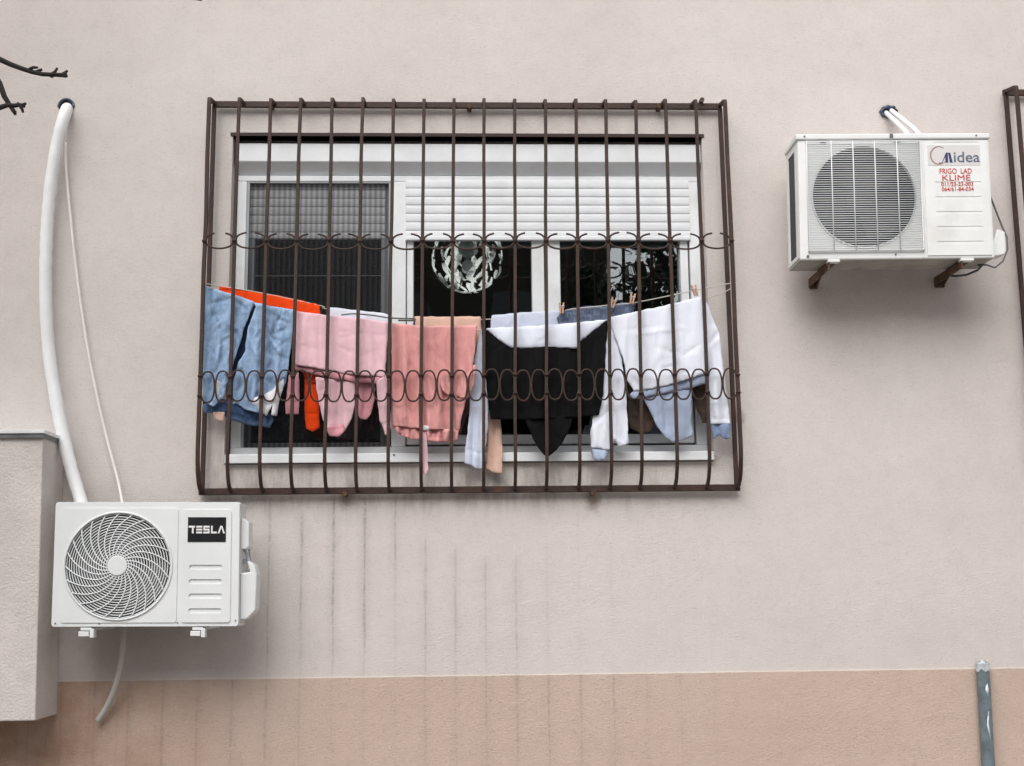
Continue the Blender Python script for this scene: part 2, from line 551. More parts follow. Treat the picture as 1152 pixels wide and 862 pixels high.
def screen_material():
    t = NT('insect_screen')
    tr = t.n('ShaderNodeBsdfTransparent')
    df = t.n('ShaderNodeBsdfDiffuse')
    df.inputs[0].default_value = (.062, .064, .068, 1)
    mx = t.n('ShaderNodeMixShader')
    st = t.math('PINGPONG', t.math('SUBTRACT', t.sep()[0], px0), (px1 - px0) / 26 / 2)
    t.l(t.math('ADD', t.rng(st, 0, (px1 - px0) / 52, .27, .56), t.math('MULTIPLY', t.noise(6, 3), .1)), mx.inputs[0])
    t.l(tr.outputs[0], mx.inputs[1]); t.l(df.outputs[0], mx.inputs[2])
    t.l(mx.outputs[0], t.t.nodes['Material Output'].inputs['Surface'])
    return t.m


M['screen'] = screen_material()
sc_ = MB()
n = 26
pts = []
for i in range(n * 2 + 1):
    pts.append((px0 + (px1 - px0) * i / (2 * n), yF + .006 + (.012 if i % 2 else 0)))
va = [sc_.bm.verts.new((x, y, Zc(506.5))) for x, y in pts]
vb = [sc_.bm.verts.new((x, y, Zc(204))) for x, y in pts]
for i in range(len(pts) - 1):
    sc_.bm.faces.new((va[i], va[i + 1], vb[i + 1], vb[i]))
sc_.build('insect_screen', M['screen'], win)
MB().plate(rect(xa + .001, xb - .001, Zc(507.5), Zc(204)), [rect(xa + .012, xb - .012, Zc(505.5), Zc(206))], yF + .004, yF + .028).build('screen_frame', M['grey_pvc'], win)
th = MB()
for py in (310, 356):
    th.box(px0, px1, yF + .003, yF + .0045, Zc(py) - .001, Zc(py) + .001)
th.build('screen_cord', M['cable'], win)

bx0, bx1 = X(264.8, 165, -.02), X(788, 165, -.02)
MB().prism([(.022, Zc(182, -.022)), (.022, Zc(162, -.022)), (.2, Zc(162, -.022)), (.2, Zc(199, -.075)), (.075, Zc(197.5, -.075))], bx0, bx1, 'x').build('shutter_box', M['shutter'], win, bevel=.003)
MB().box(ox0 + .01, ox1 - .01, .17, .29, zt + .01, oz1 - .002).build('light_leak_block', M['dark'], win)  # dark block added to stop light leaking through the gap
sx0, sx1 = P(252.5, 512, .03).x, P(803.5, 510, .03).x
MB().prism([(-.03, Zc(519.5, .03)), (-.03, Zc(509.5, .03)), (.07, Zc(508, .03) + .006), (.07, Zc(519, .03) + .004)], sx0, sx1, 'x').build('sill', M['white_pvc'], win, bevel=.003)
dr = MB()
dr.disc(X(444.5, 511), Zc(511.3, .031), .004, -.0335, -.029, 10)
dr.build('drain_hole', M['dark'], win)

# ------------------------------------------------------------------ lamp seen through the pane


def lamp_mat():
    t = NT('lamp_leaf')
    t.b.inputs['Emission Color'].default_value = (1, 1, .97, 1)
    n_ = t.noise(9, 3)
    t.l(t.rng(n_, .38, .62, .05, 1.7), t.b.inputs['Emission Strength'])  # uneven emission across the leaves, varied by noise
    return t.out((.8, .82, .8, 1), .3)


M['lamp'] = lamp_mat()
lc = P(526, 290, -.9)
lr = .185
lamp = thing('pendant_lamp', lc + Vector((0, 0, -lr)), 'white globe lamp of cut curling leaves seen through the middle window pane', 'lamp')
rnd = random.Random(11)
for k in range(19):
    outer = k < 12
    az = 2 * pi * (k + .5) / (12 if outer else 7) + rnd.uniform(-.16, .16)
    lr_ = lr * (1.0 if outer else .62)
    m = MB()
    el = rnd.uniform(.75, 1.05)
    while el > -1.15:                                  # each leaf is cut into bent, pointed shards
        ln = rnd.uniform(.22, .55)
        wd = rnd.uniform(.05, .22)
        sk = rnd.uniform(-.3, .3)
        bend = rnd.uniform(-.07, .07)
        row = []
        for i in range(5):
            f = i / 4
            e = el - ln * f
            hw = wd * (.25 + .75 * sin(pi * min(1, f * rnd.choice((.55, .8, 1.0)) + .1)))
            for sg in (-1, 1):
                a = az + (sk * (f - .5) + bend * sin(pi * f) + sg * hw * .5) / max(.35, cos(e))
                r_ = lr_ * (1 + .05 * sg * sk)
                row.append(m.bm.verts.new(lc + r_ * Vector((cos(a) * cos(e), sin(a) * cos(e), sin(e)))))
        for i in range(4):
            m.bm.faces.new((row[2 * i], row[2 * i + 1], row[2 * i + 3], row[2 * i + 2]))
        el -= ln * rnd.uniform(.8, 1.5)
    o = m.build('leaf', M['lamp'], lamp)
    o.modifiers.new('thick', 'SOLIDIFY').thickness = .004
bmx = bmesh.new()
bmesh.ops.create_uvsphere(bmx, u_segments=20, v_segments=12, radius=.05)
bmesh.ops.translate(bmx, verts=bmx.verts[:], vec=lc + Vector((0, 0, .05)))
mc = MB(); mc.bm.free(); mc.bm = bmx
mc.build('bulb_globe', plain('frosted_globe', (.25, .31, .29, 1), .25, .3, 14), lamp, smooth=True)
MB().tube([lc + Vector((0, 0, -.05)), (lc.x, lc.y, rz1)], .006, 8).build('rod', M['tin'], lamp, smooth=True)
MB().disc(lc.x, lc.z - .05, .03, lc.y - .03, lc.y + .03, 16).build('lamp_holder', M['tin'], lamp)

# ------------------------------------------------------------------ window grille
grille = thing('window_grille', (0, -DB, z_rail_bot), 'brown iron burglar grille with two rows of scrollwork, bolted over the middle window', 'grille',)
zB0 = P(500, 505, DF).z
for i, (a, b) in enumerate(bars):
    xt, xm_ = a.x, b.x
    slope = (xm_ - xt) / (a.z - b.z)
    zn = P(500, 111, DF).z + random.uniform(-.003, .004)
    pts = [(xt, -DB, z_rail_top + .004), (xt, -DF + .02, zn), (xt, -DF + .004, zn - .004), (xt, -DF, zn - .02)]
    for k in range(1, 7):
        z = zn - .02 + (zB0 - zn + .02) * k / 6
        wob = .0035 * noise.noise((i * 3.1, k * .7, 0))
        pts.append((xt + slope * (z_rail_top - z) + wob, -DF + wob, z))
    xl = pts[-1][0]
    hb = zB0 - z_rail_bot
    for k in range(1, 6):
        f = k / 5
        pts.append((xl, -DF + (DF - DB - .012) * (1 - cos(f * pi / 2)), zB0 - hb * sin(f * pi / 2) * .98))
    m = MB()
    th_ = .0087 if 0 < i < 17 else .0100
    m.tube(pts, th_, 4, flat=(1.15, 1.15))
    for py, hh in ((271.2, .011), (422.5, .008), (443.5, .008)):
        zk = P(520, py, DF).z + random.uniform(-.003, .003)
        xk = xt + slope * (z_rail_top - zk)
        m.tube([(xk, -DF - .004, zk + hh), (xk, -DF - .006, zk), (xk, -DF - .004, zk - hh)], [.006, .0125, .006], 8)
    m.build('bar', M['brown_iron'], grille, bevel=.0015, seg=1)
xl, xr = bars[0][0].x, bars[-1][0].x
xl2, xr2 = bars[0][1].x, bars[-1][1].x
MB().box(xl - .01, xr + .01, -DB - .004, -DB + .012, z_rail_top - .014, z_rail_top + .014).build('rail', M['brown_iron'], grille, bevel=.002)
MB().box(xl2 - .014, xr2 + .014, -DB - .012, -DB + .01, z_rail_bot - .014, z_rail_bot + .014).build('rail', M['brown_iron'], grille, bevel=.002)
for xq, xq2 in ((xl, xl2), (xr, xr2)):
    MB().prism([(xq - .009, z_rail_top - .014), (xq + .009, z_rail_top - .014), (xq2 + .009, z_rail_bot + .014), (xq2 - .009, z_rail_bot + .014)],
               -DB - .012, -DB + .006).build('side_post', M['brown_iron'], grille, bevel=.002)


def bar_x(i, z):
    a, b = bars[i]
    return a.x + (b.x - a.x) * (a.z - z) / (a.z - b.z)


zu = P(520, 271.2, DF).z
for i in range(17):
    c = (bar_x(i, zu) + bar_x(i + 1, zu)) / 2
    hw = (bar_x(i + 1, zu) - bar_x(i, zu)) / 2 - .006
    m = MB()
    jz = random.uniform(-.004, .004)
    gap = random.uniform(14, 24)
    pts = []
    for k in range(29):
        a = radians(90 + gap + (360 - 2 * gap) * k / 28)
        dip = .006 * exp(-((k - 0) / 2.0) ** 2) + .006 * exp(-((28 - k) / 2.0) ** 2)
        s_ = cos(a)
        pts.append((c + hw * s_, -DF - .002 + .004 * sin(a), zu + jz + .036 * abs(sin(a)) ** .75 * (1 if sin(a) > 0 else -1)))
    m.tube(pts, .0042, 8).build('scroll', M['brown_iron'], grille, smooth=True)
zl = P(520, 433.5, DF).z
for i in range(17):
    xa_, xb_ = bar_x(i, zl), bar_x(i + 1, zl)
    q = (xb_ - xa_) / 4
    for s_, cx in ((-1, xa_ + q), (1, xb_ - q)):
        m = MB()
        pts = []
        jz = random.uniform(-.003, .003)
        g0 = random.uniform(16, 22)
        for k in range(29):
            # gap faces the neighbouring bar
            a = radians((180 if s_ < 0 else 0) + g0 + (360 - 2 * g0) * k / 28)
            e = abs(cos(a)) ** .75 * (1 if cos(a) > 0 else -1)
            pts.append((cx + (q - .002) * e, -DF - .002, zl + jz + .0655 * sin(a)))
        m.tube(pts, .0038, 8).build('ring', M['brown_iron'], grille, smooth=True)
lug = [(305, 119), (528, 121), (741, 121), (789, 114), (388, 556), (667, 555)]
for px, py in lug:
    p = P(px, py, DB)
    MB().tube([(p.x, .02, p.z), (p.x, -DB - .02, p.z)], .011, 8).build('anchor_bolt', M['rust'], grille, smooth=False)

# the next grille along the wall, cut by the edge of the photograph
g0 = P(1131, 104, DB)
g2 = grille.copy(); COL.objects.link(g2)
g2.location = grille.location + Vector((g0.x - xl, 0, g0.z - z_rail_top))
tag(g2, 'brown iron grille cut off by the right edge, beside the air conditioner with red lettering', 'grille')
for ch in list(grille.children):
    c = ch.copy(); COL.objects.link(c); c.parent = g2

# ------------------------------------------------------------------ laundry
lines_y = {}


def sag(pts, n=10):
    """smooth line through surveyed points (x, y, d)"""
    P3 = [P(*p) for p in pts]
    out = []
    for i in range(len(P3) - 1):
        p0, p1, p2, p3 = P3[max(i - 1, 0)], P3[i], P3[i + 1], P3[min(i + 2, len(P3) - 1)]
        for k in range(n):
            t = k / n
            out.append(.5 * ((2 * p1) + (p2 - p0) * t + (2 * p0 - 5 * p1 + 4 * p2 - p3) * t * t + (3 * p1 - p0 - 3 * p2 + p3) * t ** 3))
    return out + [P3[-1]]


tag(MB().tube(sag([(228, 320.5, .128), (250, 328.5, .10), (289, 342, .095), (331, 351, .095), (440, 365.5, .09), (545, 371.5, .09), (684, 361, .09), (792, 336.5, .095), (824, 324, .128)]), .0024, 6)
    .build('clothesline', M['line'], smooth=True), 'front pale washing line carrying the jeans and pale sweatshirt, sagging across the grille', 'clothesline')
tag(MB().tube(sag([(228, 318.5, .128), (247, 322, .07), (297, 330.3, .055), (361, 344.2, .05), (370, 348, .02), (465, 359, .02), (545, 359.5, .02), (626, 353.5, .025), (640, 348.5, .05), (685, 343.5, .055), (720, 339.5, .055), (800, 323, .07), (824, 318.5, .128)]), .0024, 6)
    .build('clothesline', M['line'], smooth=True), 'rear washing line carrying the orange garment and dark jeans waistband', 'clothesline')


def resample(poly, step):
    out = []
    for i in range(len(poly)):
        a, b = Vector(poly[i][:2]), Vector(poly[(i + 1) % len(poly)][:2])
        k = max(1, int((b - a).length / step))
        for j in range(k):
            out.append(a.lerp(b, j / k))
    return out


def seg_dist(p, a, b):
    ab = b - a
    t = max(0, min(1, (p - a).dot(ab) / max(ab.length_squared, 1e-9)))
    return (p - a - ab * t).length, t


def smooth_poly(poly):
    """soften the corners of an outline (one pass of corner cutting on each vertex)"""
    out = []
    for i in range(len(poly)):
        a, b, c = Vector(poly[i - 1]), Vector(poly[i]), Vector(poly[(i + 1) % len(poly)])
        for q in (a, c):
            L = (q - b).length
            out.append(b.lerp(q, min(.2, .9 / max(L, .1))))
    return out


def cloth(name, poly, d0, mat, root, seed=0, fold=.010, lam=22, wr=.0018, wlam=13, creases=(), step=2.1, slant=0.0, edge=.0015,
          edgew=2.0, back=.0, lift=None, growtop=.35, thick=.0028, droop=0.0, crease_amt=1.0, crease_gain=1.0):
    """one hanging sheet: its outline, with gathered folds, wrinkles and pressed creases in depth"""
    poly = smooth_poly([p[:2] for p in poly])
    rp = resample(poly, step)
    # ragged: tiny irregularity so that no border is a ruled line
    rp = [p + Vector((noise.noise((p.x * .12, p.y * .12, seed)), noise.noise((p.x * .12, p.y * .12, seed + 9)))) * .9 for p in rp]
    y0 = min(p.y for p in rp); y1 = max(p.y for p in rp)
    x0 = min(p.x for p in rp); x1 = max(p.x for p in rp)
    pts = list(rp)
    nb = len(rp)
    edges = [(i, (i + 1) % nb) for i in range(nb)]

    def inside(p):
        c = False
        j = nb - 1
        for i in range(nb):
            a, b = rp[i], rp[j]
            if (a.y > p.y) != (b.y > p.y) and p.x < (b.x - a.x) * (p.y - a.y) / (b.y - a.y) + a.x:
                c = not c
            j = i
        return c

    def bd(p):
        return min((p - q).length for q in rp)

    row = 0
    y = y0 + step * .6
    while y < y1:
        x = x0 + (step * .5 if row % 2 else 0)
        while x < x1:
            p = Vector((x, y))
            if inside(p) and bd(p) > step * .55:
                pts.append(p)
            x += step
        y += step * .87
        row += 1
    vs, es, fs, _, _, _ = geometry.delaunay_2d_cdt(pts, edges, [], 1, 1e-4)
    rk = random.Random(seed * 13 + 5)
    auto = []
    for k in range(int((x1 - x0) * (y1 - y0) / 420 * crease_amt)):
        ax, ay = rk.uniform(x0, x1), rk.uniform(y0, y1)
        an = rk.gauss(pi / 2, .38 if rk.random() < .65 else 1.1)
        ln = rk.uniform(.18, .55) * min(60, y1 - y0)
        auto.append((ax, ay, ax + cos(an) * ln, ay + sin(an) * ln, rk.uniform(.9, 2.4), rk.choice((-1, 1, -1)) * rk.uniform(.002, .0065) * crease_gain))
    creases = list(creases) + auto
    cr = [(Vector(c[0:2]), Vector(c[2:4]), c[4], c[5]) for c in creases]

    def depth(p):
        f = (p.y - y0) / max(1, y1 - y0)
        g = growtop + (1 - growtop) * min(1, f * 1.4)
        u = (p.x + slant * (p.y - y0)) / lam
        v = p.y / (lam * 5.5)
        d = 1.4 * fold * g * (1.3 * noise.noise((u, v, seed * 1.7)) + .7 * (.45 - 1.6 * abs(noise.noise((u * 1.5, v * 1.2, seed + 40)))))
        d += fold * .35 * g * (.4 - 1.6 * abs(noise.noise((u * 3.7 + v, v * 2.2, seed + 70))))
        q = (p.x / wlam, p.y / wlam, seed * 3.3)
        n1 = 1 - 2.2 * abs(noise.noise(q))
        n2 = 1 - 2.2 * abs(noise.noise((q[0] * 2.3, q[1] * 2.0, q[2] + 5)))
        d += wr * (.6 * n1 + .3 * n2)
        d -= edge * exp(-bd(p) / edgew)
        for a, b, wd, dp in cr:
            ds, t = seg_dist(p, a, b)
            d += dp * exp(-ds / (wd * .8)) * (.55 + .45 * sin(pi * min(1, max(0, t))))
        if lift:
            d += lift(p)
        return d + droop * f

    dd = [depth(p) for p in vs]
    m = MB()
    V = [m.bm.verts.new(P(p.x, p.y, d0 + d)) for p, d in zip(vs, dd)]
    for f in fs:
        m.bm.faces.new([V[i] for i in f])
    if back:
        zc = sum((v.co.z for v in V)) / len(V); zt_ = max(v.co.z for v in V)
        V2 = [m.bm.verts.new((v.co.x, v.co.y + back + .35 * (d), zt_ + (v.co.z - zt_) * .965)) for v, d in zip(V, dd)]
        for f in fs:
            m.bm.faces.new([V2[i] for i in f][::-1])
    o = m.build(name, mat, root, smooth=True)
    # face the sheet outward
    sm = o.modifiers.new('thick', 'SOLIDIFY')
    sm.thickness = thick
    sm.offset = 0
    return o


def garment(name, px, py, d, label, cat, group='washing hung along the line behind the grille'):
    return thing(name, P(px, py, d), label, cat, group)


M['denim'] = fabric('light_denim', lin(138, 165, 198), .12, 1100, .0014, .1, faded=lin(186, 205, 226), dark=lin(98, 130, 172), worn_shade=.5)
M['denim_in'] = fabric('dark_denim', lin(62, 86, 122), .25, 1100, .0014, .1, faded=lin(96, 122, 160), worn_shade=.6)
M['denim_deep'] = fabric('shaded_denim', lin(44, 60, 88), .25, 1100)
M['pocket'] = fabric('white_cotton', lin(226, 226, 230), .05)
M['orange'] = fabric('orange_knit', lin(246, 74, 14), .10, 700)
M['pink'] = fabric('light_pink_jersey', lin(234, 193, 202), .05, 800)
M['pink_in'] = fabric('pink_fleece', lin(212, 150, 160), .12, 500, .002)
M['salmon'] = fabric('salmon_jersey', lin(214, 150, 148), .07, 800, faded=lin(222, 162, 155), worn_shade=.25)
M['peach'] = fabric('peach_cotton', lin(226, 188, 170), .07, 800)
M['paleblue'] = fabric('pale_blue_cotton', lin(214, 221, 240), .05, 800)
M['blue_in'] = fabric('blue_fleece', lin(180, 193, 218), .08, 500, .002)
M['shaded_cuff'] = fabric('shaded_blue_rib', lin(138, 156, 188), .15, 500, .002)  # darker copy of the blue lining, the cuff's inner shade in its colour
M['black'] = fabric('black_jersey', (.0045, .0045, .005, 1), .2, 700, .001, .0)
M['yoke'] = fabric('yoke_cotton', lin(228, 233, 246), .03, 800)
M['white'] = fabric('white_jersey', lin(236, 240, 252), .02, 800)
M['navy_cloth'] = fabric('dark_grey_denim', lin(96, 108, 132), .25, 1000, faded=lin(150, 164, 190))
M['brown_cloth'] = fabric('brown_fleece', lin(84, 70, 60), .25, 400, .003)

# --- orange garment on the rear line
g = garment('orange_garment', 300, 335, .06, 'bright orange garment on the rear line, showing above the jeans and below the pink sweatshirt', 'garment')
cloth('body', [(247, 321.4), (297, 329.8), (333, 336.8), (360, 343.6), (361, 380), (359, 430), (346, 432), (330, 395), (262, 352), (247, 330)], .058, M['orange'], g, 1, .004, 30, .0015, edge=.006, edgew=3)
cloth('sleeve', [(343, 415), (357, 420), (359, 455), (359.5, 481), (352, 486), (344, 483), (342.5, 455)], .05, M['orange'], g, 2, .006, 14, .0015, edge=.006, creases=[(344, 466, 358, 466, 1.5, -.005)])

# --- jeans
g = garment('blue_jeans', 278, 340, .1, 'light blue denim jeans folded over the line at the far left', 'jeans')
cloth('leg', [(231.5, 322.5), (248, 327), (262, 331), (287, 340), (281, 353), (275, 368), (267, 395), (262, 412), (252, 445), (240, 458), (228.5, 452), (227.5, 400), (229.5, 350)], .108, M['denim'], g, 3, .010, 20, .0034, 9,
      crease_amt=2.6, crease_gain=2.1, creases=[(234, 330, 233, 450, 1.2, .006), (257, 352, 240, 420, 5, .012), (246, 345, 236, 440, 3, -.010), (264, 372, 250, 436, 3, .012), (262, 336, 233, 342, 3, -.010), (259, 352, 236, 356, 3, -.005), (258, 390, 236, 430, 4, -.010), (250, 372, 262, 340, 4, .006), (262, 395, 248, 425, 3, -.012)], slant=.2)
cloth('leg', [(286, 340), (299, 343.4), (331.5, 348.5), (330, 370), (326, 400), (322, 430), (310, 452), (298, 466), (275, 461), (262, 450), (263, 430), (268, 408), (276, 396), (278, 372), (288, 345)], .106, M['denim'], g, 4, .010, 20, .0034, 9,
      crease_amt=2.6, crease_gain=2.1, creases=[(327, 352, 318, 440, 1.2, .006), (318, 356, 308, 440, 4, .012), (310, 352, 300, 440, 3, -.011), (290, 360, 284, 450, 3, .012), (300, 350, 325, 365, 3, -.010), (298, 378, 322, 386, 3, -.006), (296, 395, 318, 402, 2.5, -.006), (294, 410, 312, 418, 2.5, -.005), (290, 424, 306, 430, 2.5, -.006), (300, 345, 298, 380, 4, .007), (285, 350, 279, 395, 3, -.008)], slant=.1)
cloth('waist', [(227.5, 456), (248, 449), (275, 452), (305, 466), (308, 472), (304, 481), (280, 478), (258, 472), (248, 466), (230, 464.5)], .088, M['denim_in'], g, 5, .010, 14, .006, 9, edge=.010,
      creases=[(230, 460, 300, 474, 1.2, -.006), (232, 454, 270, 452, 1.5, .006)])
cloth('fly_shade', [(262, 345), (282, 341), (292, 343), (288, 400), (276, 455), (258, 456), (260, 410)], .078, M['denim_deep'], g, 6, .006, 10, .004)  # dark sheet behind the slit between the legs, shade put into its colour
cloth('pocket_lining', [(278, 449), (292, 446), (305, 440), (319, 426), (320, 432), (315, 448), (311, 468), (305.5, 467), (306, 455), (300, 468), (290, 461)], .124, M['pocket'], g, 7, .009, 11, .004, 9, edge=.006)
cloth('pocket_lining', [(243, 428), (248, 430), (250, 446), (243, 447), (240, 438)], .124, M['pocket'], g, 8, .006, 8, .003, 6)
cloth('leather_patch', [(239, 463), (253, 464), (252, 474), (243, 473)], .094, M['peach'], g, 9, .002, 10, .001)
p = P(263.5, 453.3, .108)
MB().tube([(p.x, p.y - .006, p.z), (p.x, p.y + .004, p.z)], .005, 10).build('button', M['tin'], g)

# --- pale strip behind the light pink sweatshirt
g = garment('white_garment', 400, 355, .04, 'white garment on the rear line, only its top strip showing above the light pink sweatshirt', 'garment')
cloth('body', [(368, 346), (392, 348), (437, 353.5), (438, 372), (435, 400), (372, 395)], .032, M['white'], g, 12, .006, 25, .0015)
hg = MB()
hg.tube(sag([(384, 354.5, .09), (398, 353.2, .088), (420, 355, .086), (440, 358, .085), (466, 358.5, .084)], 5), .003, 6)
hg.tube(sag([(448, 360.5, .084), (466, 360.5, .084), (466, 358.5, .084)], 3), .004, 6)
tag(hg.build('clothes_hanger', M['cable'], smooth=True), 'thin dark clothes hanger arm lying on the line above the light pink sweatshirt', 'hanger')

# --- light pink sweatshirt
g = garment('pink_sweatshirt', 383, 360, .1, 'light pink hooded sweatshirt folded over the line, between the jeans and salmon garment', 'sweatshirt')
cloth('body', [(332.5, 350), (352, 352.5), (380, 356), (412, 359), (437, 362.5), (435, 395), (433, 424), (410, 423), (376, 418), (352, 413.5), (331, 410.5), (331, 380)], .108, M['pink'], g, 13, .008, 26, .0015, 16, back=.03,
      creases=[(344, 355, 342, 405, 3, .006), (358, 358, 360, 410, 3, -.005), (399, 362, 402, 415, 4, .005), (384, 380, 408, 376, 1.0, -.003), (380, 373, 432, 377, 1.0, -.003), (420, 366, 424, 410, 3, -.005)])
cloth('hem', [(331, 411), (352, 413.5), (376, 418), (410, 423), (432, 424), (431, 432), (408, 431), (374, 426.5), (352, 420.5), (332, 416.5)], .099, M['pink_in'], g, 14, .005, 9, .0015, edge=.006, edgew=2)
cloth('sleeve', [(325, 422), (336, 419), (337, 440), (336, 466), (321, 466), (322, 448)], .088, M['pink_in'], g, 15, .008, 9, .0015, creases=[(321, 453, 337, 453, 1, -.005)])
cloth('hood', [(355, 424), (378, 428), (399, 430), (399, 455), (396, 470), (389, 484), (381, 490.5), (372, 490), (366, 482), (361, 462), (356, 440)], .092, M['pink'], g, 16, .011, 13, .0015, 10,
      creases=[(376, 432, 379, 478, 1.2, .008), (371, 430, 373, 474, 2, -.012), (386, 430, 388, 470, 2.5, -.007), (372, 484, 384, 480, 2, -.010)])
cloth('hood_lining', [(366, 481), (376, 478), (387, 477), (388, 485), (381, 491.5), (371, 490.5)], .101, M['pink_in'], g, 19, .006, 7, .003, creases=[(370, 485, 386, 482, 1, -.005)])
cloth('hood', [(398, 430), (423, 431), (421, 450), (418, 465), (412, 472), (405, 471), (400, 462)], .074, M['pink_in'], g, 17, .010, 12, .0015, 9, creases=[(409, 432, 409, 462, 3, -.014)])
cloth('sleeve', [(423, 430), (436, 420), (438, 450), (441, 478), (437, 489), (433, 490), (431, 480), (427, 474)], .1, M['pink'], g, 18, .009, 10, .0015, creases=[(426, 477, 440, 477, 1, -.006)])

# --- peach garment (rear)
g = garment('peach_garment', 505, 358, .05, 'peach garment behind the salmon one, a leg hanging low beside the black top', 'garment')
cloth('waist', [(466, 356.5), (500, 356.5), (541, 356), (541.5, 385), (520, 400), (470, 395)], .05, M['peach'], g, 20, .004, 25, .0015, 12, edge=.005, edgew=3)
cloth('leg', [(544, 462), (562, 458), (565, 500), (565, 533), (556, 532), (546.5, 527), (549, 495)], .05, M['peach'], g, 21, .010, 12, .0015, creases=[(557, 470, 553, 528, 2.5, -.008)])

# --- salmon garment with ruffle
g = garment('salmon_garment', 488, 366, .1, 'salmon pink garment with a ruffled hem, drawstring and rolled cuffs, hung in the middle left', 'garment')
cloth('body', [(440.5, 363.5), (460, 365.5), (480, 367), (505, 366.5), (537, 366), (535, 388), (532, 415), (527, 440), (523, 455), (519, 472), (517, 484), (480, 483), (452, 480), (442, 480), (441, 440)], .108, M['salmon'], g, 22, .019, 17, .0015, 18, back=.03, slant=-.06,
      creases=[(446, 375, 447, 480, 2.5, -.008), (456, 372, 455, 470, 4, .008), (489, 372, 494, 430, 4, -.014), (503, 380, 498, 475, 3, -.008), (478, 370, 470, 470, 5, .006), (512, 372, 510, 420, 3, .008)])
cloth('ruffle', [(441, 478), (452, 479), (480, 482), (517, 483), (514, 496), (500, 497.5), (480, 495.5), (460, 493.5), (447, 488)], .109, M['salmon'], g, 23, .018, 5, .003, 6, edge=.004, growtop=.7)
cloth('cuff', [(519, 419), (525, 421), (533, 410), (536, 412), (533, 432), (529, 446), (524, 449), (518, 447.5), (513, 444), (515, 432)], .123, M['salmon'], g, 24, .010, 8, .0015, creases=[(521, 426, 519, 444, 2, -.010)])
cloth('cuff', [(497, 421), (504, 424), (508, 436), (506, 446), (499, 441), (495, 432)], .12, M['salmon'], g, 25, .009, 6, .0015, creases=[(500, 425, 503, 442, 1.6, -.011)])
cloth('drawstring', [(474, 486), (480, 486), (482, 531), (478, 535), (475, 530)], .118, M['pink'], g, 26, .003, 6, .001)
cloth('care_tag', [(476, 479), (483, 480), (482.5, 485), (475.5, 484)], .126, M['pocket'], g, 27, .001, 10, .0005, edge=.001)

# --- pale blue long sleeve top (rear)
g = garment('pale_blue_top', 590, 355, .06, 'pale blue long sleeved top on the rear line behind the black one', 'top')
cloth('body', [(553, 354.5), (585, 352), (630, 349.5), (631, 364), (640, 400), (560, 400), (552, 372)], .042, M['paleblue'], g, 30, .006, 22, .0015, edge=.005, edgew=3, creases=[(588, 350, 589, 366, 1.2, -.006)])
cloth('sleeve', [(540, 372), (548, 372), (551, 400), (549.5, 450), (549, 480), (546, 508), (542.5, 528), (533, 525.5), (522, 521), (524, 500), (528, 470), (529, 440), (534, 405)], .083, M['paleblue'], g, 31, .010, 13, .0015, 10,
      creases=[(532, 420, 546, 446, 2.5, -.007), (524, 505, 545, 512, 1.2, -.007), (540, 390, 536, 440, 3, .006)])

# --- black top with a white yoke
g = garment('black_top', 615, 372, .1, 'black hooded top with a white yoke, hung in the middle with its hood pointing down', 'top')
cloth('body', [(541.5, 368), (548, 372), (561, 382), (575, 391), (595, 391), (620, 390), (650, 391.5), (652, 384), (668, 372), (684, 360), (682, 385), (680, 415), (678, 445), (674, 467), (645, 470), (600, 472), (552, 472), (549, 450), (545, 410)], .104, M['black'], g, 32, .012, 24, .0015, 15, back=.025,
      creases=[(560, 392, 556, 465, 4, .010), (630, 400, 636, 465, 5, .008), (668, 384, 660, 460, 4, -.010), (595, 400, 590, 465, 4, -.008)])
cloth('yoke', [(546, 369.5), (580, 368), (630, 365), (684, 359.5), (668, 372.5), (652, 384.5), (650, 392), (620, 391), (595, 391.5), (575, 391.5), (561, 382.5)], .1065, M['yoke'], g, 33, .006, 26, .0015, 14, edge=.007, edgew=3)
cloth('hood', [(588, 466), (620, 470), (646, 466), (641, 482), (632, 500), (622, 510), (615, 516), (607, 506), (600, 495), (594, 480)], .102, M['black'], g, 34, .011, 14, .0015)

# --- dark jeans waistband with pegs (rear)
g = garment('dark_jeans', 658, 350, .05, 'dark grey blue jeans waistband pegged on the rear line behind the white sweatshirt', 'jeans')
cloth('waist', [(626, 357), (632, 350.5), (645, 346.5), (665, 344.5), (684, 345), (700, 340.5), (716, 341), (712, 352), (690, 360), (684, 372), (630, 372)], .04, M['navy_cloth'], g, 35, .008, 14, .005, 8, creases=[(630, 354, 682, 349, 1.5, .006), (630, 362, 684, 357, 1.2, -.006)])

# --- brown garment (rear)
g = garment('brown_garment', 745, 380, .04, 'brown fleece garment mostly hidden behind the white sweatshirt', 'garment')
cloth('body', [(708, 372), (790, 352), (796, 400), (797, 440), (780, 448), (730, 452), (706, 445)], .03, M['brown_cloth'], g, 36, .006, 22, .0015)
cloth('sleeve', [(706, 440), (726, 445), (732, 462), (737, 476), (732, 486), (720, 487.5), (709, 482), (706, 470)], .035, M['brown_cloth'], g, 37, .010, 10, .005, 8, creases=[(707, 468, 722, 466, 1.5, .010)])
cloth('sleeve', [(778, 440), (798, 430), (799, 455), (798, 476), (790, 476), (784, 462)], .035, M['brown_cloth'], g, 38, .008, 12, .0015)

